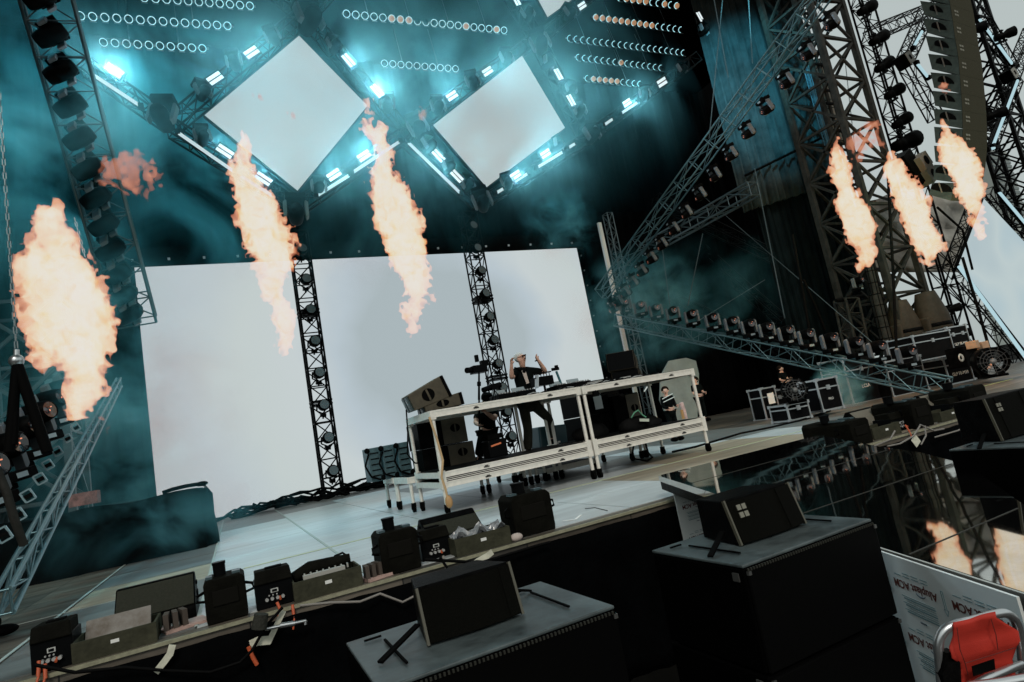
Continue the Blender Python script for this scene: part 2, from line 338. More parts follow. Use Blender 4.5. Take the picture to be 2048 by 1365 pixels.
# ------------------------------------------------------------------ lamps
def mk_head():          # boxy moving head: stands on local z, lens looks along -y
    t = thing('moving_head', '', 'stage light')
    b = MB(); b.box((0, 0, .055), (.36, .30, .11)); b.box((0, 0, -.03), (.1, .06, .06)); b.build('base', BLK, t, bevel=.015)
    b = MB(); b.box((0, -.152, .055), (.12, .006, .05)); b.build('display', mat('display_glass', (.25, .30, .32), .3), t)
    for s in (-1, 1):
        b = MB(); b.prism([(s*.17, .1), (s*.215, .14), (s*.215, .44), (s*.17, .48), (s*.155, .40), (s*.155, .12)], -.06, .06); b.build('yoke_arm', mat('yoke_grey', (.10, .11, .12), .4), t, bevel=.006)
    b = MB(); R = Matrix.Rotation(rad(90), 3, 'X')
    b.lathe([(0, -.20), (.09, -.20), (.135, -.12), (.14, .02), (.13, .16), (.11, .24), (.10, .25)], (0, 0, .36), R, 14); h = b.build('head', BLK, t)
    b = MB(); b.lathe([(0, .222), (.06, .235), (.098, .24)], (0, 0, .36), R, 14); b.build('lens', LENS, h)
    b = MB(); b.box((.02, -.245, .39), (.018, .006, .012)); b.box((-.01, -.245, .35), (.01, .006, .02)); b.build('lens_glint', GLINT, h); return t
def mk_wash():          # rounded wash light on a bracket
    t = thing('wash_light', '', 'stage light')
    b = MB(); b.box((0, 0, .04), (.12, .12, .08)); b.cyl((0, 0, -.05), (0, 0, .03), .02); b.build('base', BLK, t)
    b = MB()
    for s in (-1, 1): b.bar((s*.02, 0, .08), (s*.15, 0, .14), .03); b.bar((s*.15, 0, .14), (s*.15, 0, .30), .03)
    b.build('yoke', BLK, t); R = Matrix.Rotation(rad(68), 3, 'X')
    b = MB(); b.lathe([(0, -.13), (.08, -.12), (.13, -.05), (.14, .05), (.125, .11), (.11, .115)], (0, 0, .27), R, 14); h = b.build('head', BLK, t)
    b = MB(); b.lathe([(0, .105), (.11, .108)], (0, 0, .27), R, 14); b.build('lens', mat('wash_lens', (.12, .16, .18), .15), h); return t
def mk_strobe():        # panel looks along -y, long side x
    t = thing('strobe_light', '', 'strobe')
    b = MB(); b.box((0, .05, 0), (.62, .1, .36)); b.build('housing', BLK, t, bevel=.01)
    b = MB()
    for z in (-.075, .075): b.box((0, -.006, z), (.52, .01, .11))
    b.build('light_panel', STRB, t)
    b = MB(); b.bar((-.33, .05, 0), (-.33, .22, 0), .02, .05); b.bar((.33, .05, 0), (.33, .22, 0), .02, .05); b.bar((-.34, .22, 0), (.34, .22, 0), .02, .05); b.build('bracket', BLK, t); return t
HEAD, WASH, STROBE = Kind(mk_head), Kind(mk_wash), Kind(mk_strobe)
def tube_light(label, p0, p1, r=.035, m_=None, group='glowing light tubes on the truss diamonds'):
    p0, p1 = V(p0), V(p1); t = thing('tube_light', label, 'light tube', p0, group=group); d = V((0, r*1.2, 0))
    b = MB(); b.bar(p0+d, p1+d, r*2.2, r*1.1, up=(0, -1, 0)); b.build('housing', BLK, t, True)
    b = MB(); b.cyl(p0, p1, r, n=8); b.build('tube', m_ or TUBE, t, True)
    for p in (p0, p1):
        b = MB(); b.box(p, (r*2.6, r*3, r*2.6)); b.build('end_cap', BLK, t, True)
    return t
# towers with wash lights in front of LED wall
for X, top, n, nm in ((2.78, 8.75, 8, 'left'), (9.05, 9.35, 10, 'right')):
    truss(f'dark ladder-like truss tower on the {nm} in front of the LED wall', (X, 20.3, 0), (X, 20.3, top), up=(0, 1, 0), wd=.58, ht=.5, bay=.58, r=.033, rb=.02, name='truss_tower', group='truss towers in front of the LED wall')
    for z in (2.9, 5.9): 
        jt = MB(); jt.box((X, 20.3, z), (.66, .58, .05)); jt.box((X, 20.3, z+.12), (.66, .58, .05)); o = jt.build('joint_plates', BLK); tag(o, f'dark joint plates {"low" if z < 4 else "high"} on the {nm} truss tower', 'truss joint')
    for k in range(n):
        z = .42+k*(top-1.0)/(n-.6); 
        WASH(f'{ORD[k]} wash light from the floor up on the {nm} truss tower', (X, 20.2, z), axes((1, .1, 0), (.12, -.25, 1)), group='wash lights inside the truss towers', sc=1.35)
# ------------------------------------------------------------------ hung diamond truss grid, LED diamonds
DY = 14.0
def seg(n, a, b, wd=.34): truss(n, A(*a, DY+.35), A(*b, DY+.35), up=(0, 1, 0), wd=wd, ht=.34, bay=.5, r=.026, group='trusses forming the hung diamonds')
for n, a, b in [('truss running along the upper left side of the left LED diamond', (345, 250), (605, 35)), ('truss running along the upper right side of the left LED diamond', (615, 35), (803, 262)),
    ('truss running from the left side truss to the left corner of the left LED diamond', (175, 135), (338, 248)), ('truss running along the lower left side of the left LED diamond', (345, 258), (592, 412)),
    ('truss running along the lower right side of the left LED diamond', (600, 412), (805, 274)), ('truss running along the upper left side of the right LED diamond', (812, 268), (1066, 82)),
    ('truss running along the lower left side of the right LED diamond', (812, 278), (957, 405)), ('truss running along the lower right side of the right LED diamond', (963, 405), (1168, 282)),
    ('truss running up right from the right corner of the right LED diamond', (1174, 276), (1392, 118)), ('truss running along the upper right side of the right LED diamond', (1078, 88), (1168, 272)),
    ('truss passing above the top corner of the right LED diamond', (1015, -20), (1072, 78)), ('truss below the small LED piece at the top edge', (1078, 80), (1200, -25)),
    ('truss rising left from the top corner of the left LED diamond', (604, 28), (545, -20)), ('truss rising right from the top corner of the left LED diamond', (616, 28), (660, -20))]: seg(n, a, b)
def led_diamond(label, pts):
    q = [A(*p, DY) for p in pts]; c = sum(q, V((0, 0, 0)))/len(q); t = thing('led_diamond', label, 'LED screen', c, group='diamond LED screens hung in the trusses')
    b = MB(); n = len(q); fr = [c+(p-c)*1.012+V((0, .01, 0)) for p in q]; bk = [p+V((0, .12, 0)) for p in fr]
    b.add(fr+bk, [tuple(range(n)), tuple(range(2*n-1, n-1, -1))]+[(k, (k+1) % n, n+(k+1) % n, n+k) for k in range(n)]); b.build('cabinet', BLK, t, True)
    b = MB(); b.quad(*[p+V((0, -.004, 0)) for p in q]); b.build('screen_face', DIAM, t, True)
DIAM = screen_mat('led_diamond_content', (.38, .455, .475), (.405, .475, .485), (.43, .495, .50), .35)
led_diamond('larger white LED diamond hanging on the left above the LED wall', [(598, 72), (735, 212), (595, 382), (409, 231)])
led_diamond('tilted white LED diamond hanging on the right above the LED wall', [(1044, 112), (1130, 256), (973, 375), (866, 251)])
led_diamond('lower tip of a white LED screen cut off by the top edge', [(1060, -30), (1095, 35), (1165, -15), (1130, -60)])
S_ = [((228, 141), 0, 'strobe at the far left above the diagonal light tube'), ((430, 157), 1, 'lower strobe on the upper left side of the left LED diamond'),
    ((503, 105), 1, 'upper strobe on the upper left side of the left LED diamond'), ((697, 121), 2, 'upper strobe on the upper right side of the left LED diamond'),
    ((754, 182), 2, 'lower strobe on the upper right side of the left LED diamond'), ((450, 303), 0, 'strobe on the lower left side of the left LED diamond beside the flame'),
    ((527, 358), 0, 'strobe nearest the bottom corner of the left LED diamond, left side'), ((668, 350), 1, 'strobe on the lower right side of the left LED diamond'),
    ((728, 312), 1, 'strobe half behind the flame between the two LED diamonds'), ((975, 143), 1, 'upper strobe on the upper left side of the right LED diamond'),
    ((904, 192), 1, 'lower strobe on the upper left side of the right LED diamond'), ((877, 312), 3, 'upper strobe on the lower left side of the right LED diamond'),
    ((914, 353), 3, 'lower strobe on the lower left side of the right LED diamond'), ((1031, 351), 1, 'lower strobe on the lower right side of the right LED diamond'),
    ((1091, 308), 1, 'upper strobe on the lower right side of the right LED diamond'), ((1117, 149), 4, 'upper strobe on the right side of the right LED diamond'),
    ((1142, 201), 4, 'lower strobe on the right side of the right LED diamond'), ((1164, 12), 1, 'strobe on the right side of the small LED tip at the top edge'),
    ((1032, 0), 4, 'strobe cut by the top edge left of the small LED tip'), ((1324, 165), 1, 'brightest strobe at the far right end of the hung trusses'),
    ((1254, 206), 1, 'strobe second from the far right end of the hung trusses'), ((1400, 34), 4, 'strobe alone at the upper right near the teal drape')]
ANG = [(1, .66), (1, -.66), (1, 1.15), (1, 1.05), (.55, 1)]
for k, ((x, y), a, lb) in enumerate(S_):
    p = A(x, y, DY-.25); q = A(x+ANG[a][0]*10, y+ANG[a][1]*10, DY-.25); yb = V((-.05, 1, .22)) ; xx = (q-p).normalized(); zz = xx.cross(yb).normalized()
    STROBE('glowing '+lb, p, axes(xx, zz), group='glowing strobes on the hung trusses', sc=.68 if k not in (19,) else .85)
TB = [((183, 148), (282, 213), 'at the far left'), ((355, 265), (470, 345), 'on the lower left side of the left LED diamond'), ((478, 350), (548, 394), 'on the left LED diamond behind the flame'),
    ((632, 393), (700, 350), 'on the lower right side of the left LED diamond, lower piece'), ((703, 347), (800, 283), 'on the lower right side of the left LED diamond, upper piece'),
    ((815, 284), (922, 388), 'on the lower left side of the right LED diamond'), ((990, 388), (1008, 377), 'right of the right LED diamond bottom corner, shortest piece'),
    ((1016, 372), (1056, 347), 'on the lower right of the right LED diamond, second from bottom'), ((1072, 337), (1126, 304), 'on the lower right of the right LED diamond, third from bottom'),
    ((1134, 298), (1151, 287), 'on the lower right of the right LED diamond, top piece'), ((1206, 252), (1226, 238), 'right of the right LED diamond, lower short piece'), ((1240, 229), (1275, 205), 'right of the right LED diamond, upper piece')]
for a, b_, lb in TB: tube_light('pale blue light tube '+lb, A(*a, DY-.1), A(*b_, DY-.1), .04)
HD = [((612, 40), 'at the top corner of the left LED diamond', 1.9), ((540, 75), 'above the upper strobe of the left LED diamond', 1), ((400, 185), 'left of the left LED diamond', 1), ((467, 125), 'between two strobes of the left LED diamond', 1),
    ((335, 235), 'at the left corner truss joint of the left LED diamond', 1.6), ((402, 275), 'under the left corner of the left LED diamond', 1), ((664, 92), 'right of the top corner of the left LED diamond', 1), ((778, 210), 'below the strobes right of the left LED diamond', 1.1),
    ((828, 258), 'at the joint between the two LED diamonds', 1.4), ((594, 425), 'hanging under the bottom corner of the left LED diamond', 1.5), ((638, 375), 'beside the bottom corner of the left LED diamond', 1), ((874, 215), 'at the left corner of the right LED diamond', 1.1), ((1010, 118), 'near the top corner of the right LED diamond', 1.1),
    ((942, 165), 'between two strobes above the right LED diamond', 1.1), ((1075, 90), 'at the top corner of the right LED diamond', 1.6), ((1100, 130), 'right of the top corner of the right LED diamond', 1.1), ((1158, 222), 'above the right corner of the right LED diamond', 1.1), ((1178, 270), 'at the right corner of the right LED diamond', 1.4),
    ((960, 405), 'hanging under the bottom corner of the right LED diamond', 1.4), ((930, 370), 'left of the bottom corner of the right LED diamond', 1.1), ((893, 335), 'between two strobes under the right LED diamond', 1.1), ((1012, 366), 'right of the bottom corner of the right LED diamond', 1), ((1118, 292), 'below the right corner of the right LED diamond', 1),
    ((852, 292), 'lower left of the left corner of the right LED diamond', 1.1), ((1135, 28), 'under the small LED tip', 1.1), ((1050, 28), 'left of the small LED tip', 1.1), ((1408, 62), 'under the lone strobe at the upper right', 1.1), ((1360, 140), 'right of the brightest strobe', 1.0), ((1290, 190), 'between the two strobes at the far right', 1.0), ((1142, 180), 'between two strobes on the right side of the right LED diamond', 1.0)]
for k, ((x, y), lb, s) in enumerate(HD):
    rr = random.Random(k); HEAD('dark moving head '+lb, A(x, y, DY-.1)+V((0, 0, .25*s)), axes((1, rr.uniform(-.6, .6), 0), (rr.uniform(-.3, .3), -.25, -1)), group='moving heads on the hung diamond trusses', sc=s*.85)
# rows of round lamps under the roof
def lamp_row(label, a, b_, n, amber=(), Y=15.4):
    p0, p1 = A(*a, Y), A(*b_, Y); t = thing('lamp_bar', label, 'lamp row', p0, group='rows of round lamps under the roof'); sp = (p1-p0)/(n-1); L = sp.length; r = L*.36; d = V((-.28, -.78, -.56)).normalized()
    M = axes((1, 0, 0), d)
    b = MB(); b.bar(p0-sp*.5-d*.12, p1+sp*.5-d*.12, .05, .04); 
    for k in range(n): b.box(p0+sp*k-V((0, 0, r*1.55)), (r*1.5, .03, .02))
    b.build('bar', GTRUSS, t, True)
    b = MB()
    for k in range(max(2, n//5)): q = p0+(p1-p0)*((k+.5)/max(2, n//5)); b.cyl(q, q+V((0, .3, 1.5)), .012, n=4)
    b.build('hanger_rods', GTRUSS, t, True)
    for k in range(n):
        c = p0+sp*k; b = MB(); b.lathe([(0, -.16), (r*.6, -.15), (r*.95, -.05), (r*.95, .0), (r*.8, .0), (r*.7, -.05), (0, -.07)], c, M, 12); lm = b.build('lamp', mat('lamp_glass_amber', (.5, .32, .2), .3, emit=(1, .55, .30), es=.26) if k in amber else BLK, t, True)
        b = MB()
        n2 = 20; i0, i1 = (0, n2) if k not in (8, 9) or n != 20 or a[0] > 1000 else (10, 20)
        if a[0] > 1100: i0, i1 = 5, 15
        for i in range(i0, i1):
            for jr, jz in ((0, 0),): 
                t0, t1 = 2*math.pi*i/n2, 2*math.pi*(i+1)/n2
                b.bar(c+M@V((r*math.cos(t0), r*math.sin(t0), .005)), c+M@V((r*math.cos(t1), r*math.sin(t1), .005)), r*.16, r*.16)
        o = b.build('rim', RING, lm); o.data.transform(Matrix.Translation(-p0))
lamp_row('row of ringed lamps cut by the top edge at upper left', (288, -4), (500, 12), 11)
lamp_row('long row of fourteen ringed lamps at upper left', (161, 32), (455, 52), 14)
lamp_row('shorter row of ten ringed lamps at upper left, above the flame smoke', (207, 85), (405, 97), 10)
lamp_row('long row of twenty ringed lamps between the two LED diamonds', (693, 28), (1008, 61), 20, (5, 6, 7, 14, 18))
lamp_row('short row of ten ringed lamps between the two LED diamonds', (769, 127), (911, 138), 10)
lamp_row('row of amber lamps cut by the top edge at upper right', (1240, -4), (1354, 12), 10, (1, 2, 3, 4, 7, 9))
lamp_row('row of fifteen lamps at upper right, mostly amber', (1192, 35), (1362, 60), 15, range(10))
lamp_row('longest row of crescent lamps at upper right', (1140, 77), (1367, 106), 20)
lamp_row('row of crescent lamps second from the bottom at upper right', (1157, 115), (1322, 136), 15, (7,))
lamp_row('lowest and shortest row of lamps at upper right', (1175, 157), (1280, 168), 10, (1, 2, 3, 4, 5))
# ------------------------------------------------------------------ side trusses (sideways V on both wings)
UA, UB = A(1203, 588, 18), A(1650, -20, 9.0)
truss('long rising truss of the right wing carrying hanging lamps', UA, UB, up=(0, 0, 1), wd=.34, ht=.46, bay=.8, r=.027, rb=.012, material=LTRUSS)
n = 17
for k in range(n):
    f = (k+.6)/n; p = UA+(UB-UA)*(f**1.35); HEAD(f'{ORD[k]} moving head from the low end under the rising right wing truss', p+V((.15, -.1, -.38)), axes((.3, 1, 0), (.35, -.1, -1)), group='moving heads under the rising right wing truss', sc=.95)
LA, LB = A(1237, 640, 18), A(1895, 775, 8.6)
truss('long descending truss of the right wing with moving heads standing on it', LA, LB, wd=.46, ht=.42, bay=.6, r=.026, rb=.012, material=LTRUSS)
xs = [1257, 1290, 1322, 1356, 1396, 1436, 1478, 1523, 1572, 1622, 1678, 1736, 1788, 1836, 1608-0, 1700, 1755]
xs = [1257, 1288, 1320, 1354, 1392, 1434, 1474, 1508, 1544, 1584, 1625, 1672, 1722, 1768, 1828]
for k, x in enumerate(xs):
    lo, hi = 0.0, 1.0                      # the place along the truss that lies under this lamp
    for _ in range(30):
        f = (lo+hi)/2; p = LA+(LB-LA)*f; d = p-CAM; px = 1024+F*d.dot(RT)/d.dot(FW)
        if px < x: lo = f
        else: hi = f
    HEAD(f'{ORD[k]} moving head from the far end standing on the descending right wing truss', LA+(LB-LA)*f+V((0, 0, .32)), axes((1, -.45, 0), (0, 0, 1)), group='moving heads on the descending right wing truss', sc=1.08)
ULA, ULB = A(272, 645, 15.5), A(86, -30, 12.0)
t = truss('long rising truss of the left wing carrying big moving heads', ULA, ULB, up=(0, 1, 0), wd=.8, ht=.5, bay=.62, r=.03, material=GTRUSS)
for k in range(12):
    f = (k+.7)/12.2; p = ULA+(ULB-ULA)*f**1.15
    HEAD(f'{ORD[k]} big moving head from the low end on the rising left wing truss', p+V((-.06, -.1, .15)), axes((.2, 1, .3), (.1, -.75, -.75)), group='big moving heads on the rising left wing truss', sc=1.2)
LLA, LLB = A(238, 765, 17), A(8, 1205, 6.4)
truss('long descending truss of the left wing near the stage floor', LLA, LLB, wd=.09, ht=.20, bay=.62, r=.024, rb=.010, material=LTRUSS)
for k in range(10):
    f = (k+.6)/10; p = LLA+(LLB-LLA)*(f**.8); s = 1.25
    HEAD(f'{ORD[k]} moving head from the far end beside the descending left wing truss', p+V((-.55, 0, .1)), axes((.5, .8, 0), (-.2, -.1, 1)), group='moving heads beside the descending left wing truss', sc=s)
# square handles; the light they catch is put into their pale colour
for k, (x, y, s) in enumerate([(152, 855, .8), (135, 877, .85), (114, 903, .95), (96, 930, 1), (80, 958, 1.1), (56, 992, 1.2), (36, 1030, 1.25), (6, 1070, 1.4)]):
    c = A(x, y, 12.2-k*.75); t = thing('square_handle', f'{ORD[k]} small light-catching square lamp handle from the far end of the left wing', 'stage light', c, group='small square lamp handles of the left wing'); a = .042*s*(12.2-k*.75)/9
    b = MB(); M = axes((.9, -.5, .5), (.2, -1, .2)); 
    for q0, q1 in (((-1,-1.3),(1,-1.3)),((1,-1.3),(1,1.3)),((1,1.3),(-1,1.3)),((-1,1.3),(-1,-1.3))): b.bar(c+M@V((q0[0]*a, q0[1]*a, 0)), c+M@V((q1[0]*a, q1[1]*a, 0)), a*.35)
    b.build('frame', mat('lit_handle_frame', (.20, .30, .33), .35), t, True); b = MB(); b.box(c+M@V((0, 0, -.03)), (a*1.6, a*.6, a*2.2), M); b.build('lamp_body', BLK, t, True)
# hanging chains, slings and hangers
def line(name, label, cat, pts, r, material, group=None): b = MB(); b.tube(pts, r, 5); return tag(b.build(name, material), label, cat, group)
def chain(label, a, b_, Y0, Y1, r=.012, material=None, name='chain', cat='chain', group=None): 
    p0, p1 = A(*a, Y0), A(*b_, Y1); n = int((p1-p0).length/.09); b = MB(); a_, sx, sy, L = b.frame(p0, p1)
    for k in range(n):
        c = p0+(p1-p0)*(k/n); s = sx if k % 2 else sy; b.bar(c-a_*.045+s*r, c+a_*.045+s*r, r*.8); b.bar(c-a_*.045-s*r, c+a_*.045-s*r, r*.8)
    return tag(b.build(name, material or STEEL), label, cat, group)
chain('long hanging chain at the far left edge', (-2, 180), (33, 705), 9, 9, .014, GTRUSS)
t = thing('hanger_frame', 'dark A-shaped hanger on a chain at the left edge', 'hanger', A(34, 728, 9))
for q0, q1, r in (((34, 728), (18, 905), .055), ((34, 728), (28, 890), .04), ((34, 728), (95, 905), .06)):
    b = MB(); b.cyl(A(*q0, 9), A(*q1, 8.9), r, n=8); b.build('sling_leg', RUB, t, True)
b = MB(); b.ball(A(33, 722, 9), .08); b.cyl(A(33, 700, 9), A(33, 722, 9), .03); b.build('hook', STEEL, t, True)
line('brown_tube', 'brown bent tube leaning at the lower left edge', 'tube', [A(-5, 940, 6.6), A(14, 985, 6.6), A(30, 1040, 6.6), A(48, 1090, 6.7)], .035, RUST)
chain('chain hanging behind the left wing truss', (150, 440), (172, 520), 14, 14, .016)
for lb, a, b_, Y in [('thin hanging cable left of the teal drape', (1497, 0), (1505, 130), 12), ('long hanging chain above the middle of the rising right truss', (1428, 0), (1457, 158), 12), ('second thin chain beside the long hanging chain', (1445, 0), (1418, 280), 12.4),
    ('thin cable crossing the dark drape low on the right', (1690, 120), (1745, 620), 12.6), ('steel cable hanging over the low right truss', (1405, 470), (1375, 615), 14.8), ('cable falling beside the drape edge to the low right truss', (1510, 340), (1570, 640), 12.7), ('cable hanging to the low right truss near its far end', (1325, 500), (1345, 650), 16.2)]:
    chain(lb, a, b_, Y, Y, .011, GTRUSS)
for lb, a, b_, Y in [('thick black sling above the low right truss at its middle', (1585, 470), (1625, 700), 11.5), ('second black sling leaning beside the thick one', (1607, 560), (1650, 660), 11.4), ('thick sling hanging near the cases on the right', (1775, 330), (1795, 740), 10.2), ('dark strap hanging in front of the side LED screen', (1925, 515), (1985, 720), 9.3), ('sling pair at the far end of the low right truss', (1243, 560), (1247, 635), 17.5)]:
    line('sling', lb, 'sling', [A(*a, Y), A((a[0]+b_[0])/2+1, (a[1]+b_[1])/2, Y), A(*b_, Y)], .04, RUB)
line('steel_wire', 'long steel wire slanting across the dark right wing', 'wire', [A(1380, 370, 18), A(1750, 690, 11)], .012, GTRUSS)
line('steel_wire', 'steel wire slanting down left on the dark right wing', 'wire', [A(1530, 560, 16), A(1400, 640, 17)], .012, GTRUSS)
for lb, a, b_, Y0, Y1, mm_ in [('pale horizontal truss crossing behind the right wing', (1290, 500), (1508, 378), 19, 13.5, GTRUSS), ('faint dark truss high behind the right wing', (1310, 400), (1560, 520), 20, 19.5, BTRUSS), ('faint dark truss low behind the right wing', (1260, 560), (1560, 700), 21, 20.5, BTRUSS), ('faint truss falling right behind the right wing', (1400, 500), (1560, 640), 21, 20.5, BTRUSS)]:
    truss(lb, A(*a, Y0), A(*b_, Y1), wd=.45, ht=.45, bay=.9, r=.04, material=mm_)
# right side drapes
def topz(u): return 20
pa, pb = A(1430, 200, 15.5), A(1652, 230, 14)
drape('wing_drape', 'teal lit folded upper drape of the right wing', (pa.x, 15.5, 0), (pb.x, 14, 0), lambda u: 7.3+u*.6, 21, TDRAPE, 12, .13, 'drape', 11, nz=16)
pa, pb = A(1512, 420, 15.6), A(1735, 600, 14.3)
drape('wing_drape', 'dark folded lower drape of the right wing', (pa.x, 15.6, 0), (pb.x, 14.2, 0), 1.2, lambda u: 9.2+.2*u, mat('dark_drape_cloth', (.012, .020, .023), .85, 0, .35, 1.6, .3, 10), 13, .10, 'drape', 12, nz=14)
line('drape_pipe', 'dark pipe holding the seam between the upper and lower right drapes', 'pipe', [A(1490, 352, 15.2), A(1652, 272, 13.8)], .05, BLK)
# ------------------------------------------------------------------ right tower, PA, side frames
b0 = A(1792, 680, 12.6); b0.z = GZ
def tower(label, x, y, z0, z1, wd, bay, r, mt, cat='tower'):
    t = thing('lattice_tower', label, cat, (x, y, z0)); rb = r*.62
    for i, j in ((-1,-1),(1,-1),(1,1),(-1,1)):
        b = MB(); b.bar((x+i*wd/2, y+j*wd/2, z0), (x+i*wd/2, y+j*wd/2, z1), r*2, r*2, up=(0, 1, 0)); b.build('chord', mt, t, True)
    b = MB(); n = int((z1-z0)/bay); cc = [(-1,-1),(1,-1),(1,1),(-1,1)]
    for k in range(n+1):
        z = z0+k*bay
        for s in range(4):
            c0, c1 = cc[s], cc[(s+1) % 4]; q0 = V((x+c0[0]*wd/2, y+c0[1]*wd/2, z)); q1 = V((x+c1[0]*wd/2, y+c1[1]*wd/2, z))
            b.bar(q0, q1, rb*1.6, rb*1.6)
            if k < n:
                mid = (q0+q1)/2; b.bar(q0, mid+V((0, 0, bay*.5)), rb*1.5); b.bar(q1, mid+V((0, 0, bay*.5)), rb*1.5); b.bar(mid+V((0, 0, bay*.5)), q0+V((0, 0, bay)), rb*1.5); b.bar(mid+V((0, 0, bay*.5)), q1+V((0, 0, bay)), rb*1.5)
    b.build('bracing', mt, t, True); return t
tw = A(1768, 520, 12.2)
tower('big brown lattice roof tower behind the right flames', tw.x, 12.6, GZ, 22, 1.75, 1.5, .085, RUST)
b = MB(); tt = thing('tower_mast', 'dark inner mast rising inside the big roof tower', 'mast', (tw.x-.35, 12.3, GZ))
for dx, r in ((-.45, .1), (.42, .11), (-.1, .05), (.18, .045)): b.cyl((tw.x+dx, 12.5, GZ), (tw.x+dx, 12.5, 22), r, n=8)
b.build('pipes', RUST, tt, True); b = MB()
for k in range(46): z = GZ+.5*k; b.box((tw.x-.1, 12.45, z), (.5, .06, .08)); 
b.build('rungs', BTRUSS, tt, True)
# cable bundles wrapped in net (duct)
def net_tube(label, a, b_, Y, r, core):
    p0, p1 = A(*a, Y), A(*b_, Y); t = thing('air_duct', label, 'duct', p0); b = MB(); b.cyl(p0, p1, r, n=14); b.build('duct_body', core, t, True); b = MB(); a_, sx, sy, L = b.frame(p0, p1)
    n = int(L/.3)
    for k in range(n+1):
        c = p0+a_*L*k/n; pts = [c+sx*(r*1.04*math.cos(q/12*6.283))+sy*(r*1.04*math.sin(q/12*6.283)) for q in range(13)]; b.tube(pts, .014, 4)
    for q in range(6):
        t_ = q/6*6.283; o_ = sx*(r*1.05*math.cos(t_))+sy*(r*1.05*math.sin(t_)); b.cyl(p0+o_, p1+o_, .014, n=4)
    b.build('net_straps', RUB, t, True); return t
net_tube('pale fabric duct wrapped in straps beside the teal drape', (1632, 128), (1672, 290), 13.2, .3, mat('pale_duct', (.22, .21, .18), .7, 0, .2, 3))
net_tube('brown mesh wrapped pipe below the left one of the right flames', (1750, 590), (1778, 700), 12.0, .16, RUST)
net_tube('dark mesh wrapped pipe directly under the left one of the right flames', (1735, 520), (1752, 590), 12.0, .12, RUST)
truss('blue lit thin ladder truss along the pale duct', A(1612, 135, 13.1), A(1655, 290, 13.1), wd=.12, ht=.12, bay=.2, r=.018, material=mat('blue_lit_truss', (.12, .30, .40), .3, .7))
truss('short brown truss standing behind the low right moving heads', A(1692, 600, 12.6), A(1712, 690, 12.6), up=(0, 1, 0), wd=.62, ht=.4, bay=.55, r=.045, material=RUST)
line('cap_beam', 'dark beam lying across the short brown truss', 'beam', [A(1672, 602, 12.5), A(1725, 592, 12.5)], .07, BLK)
HEAD('small moving head on the short brown truss', A(1718, 582, 12.5), axes((1, 0, 0), (0, 0, 1)), sc=.9)
# slim mast carrying silhouetted lamps against the sky
q0 = A(1855, 400, 13.6); truss('slim mast against the white sky carrying silhouetted lamps', (q0.x-.55, 13.6, GZ), (q0.x-.55, 13.6, 22), up=(0, 1, 0), wd=.75, ht=.5, bay=.8, r=.04, material=BTRUSS)
def mk_can():
    t = thing('wash_can', '', 'stage light'); b = MB(); b.lathe([(0, -.42), (.15, -.42), (.17, -.2), (.13, -.05), (.22, .12), (.235, .40), (.20, .42)], (0, 0, 0), None, 14); b.build('can', BLK, t)
    b = MB(); b.lathe([(0, .36), (.19, .40)], (0, 0, 0), None, 14); b.build('lens', mat('pale_lens', (.30, .30, .27), .3), t)
    b = MB(); b.bar((0, -.26, 0), (0, -.26, -.5), .09); b.bar((0, .24, 0), (0, .24, -.45), .06); b.bar((0, -.3, -.1), (0, .3, -.1), .08); b.build('bracket', BLK, t); return t
CAN = Kind(mk_can)
for k, (x, y) in enumerate([(1733, 18), (1757, 78), (1768, 131), (1788, 185), (1803, 243)]):
    CAN(f'{ORD[k]} silhouetted lamp from the top on the slim mast against the sky', A(x, y, 13.0), axes((0, 1, 0), (.95, -.2, .42)), group='silhouetted lamps on the slim mast', sc=1.0)
t = CAN('large pale cylinder lamp at the foot of the silhouetted lamp column', A(1812, 285, 12.8), axes((0, 1, 0), (.95, -.2, .25)), group='silhouetted lamps on the slim mast', sc=1.35)
for k, (x, y) in enumerate([(1905, 618), (1925, 668), (1950, 60), (2010, 70), (1990, 230)]):
    CAN(['small round lamp beside the side LED screen, upper', 'small round lamp on top of the stacked cases', 'dark lamp between the line array and the rightmost tower', 'dark lamp at the top right corner', 'dark lamp on the rightmost tower above the light tube'][k], A(x, y, 11.6), axes((0, 1, 0), (.7, -.7, .1)), sc=.6 if k < 2 else .9)
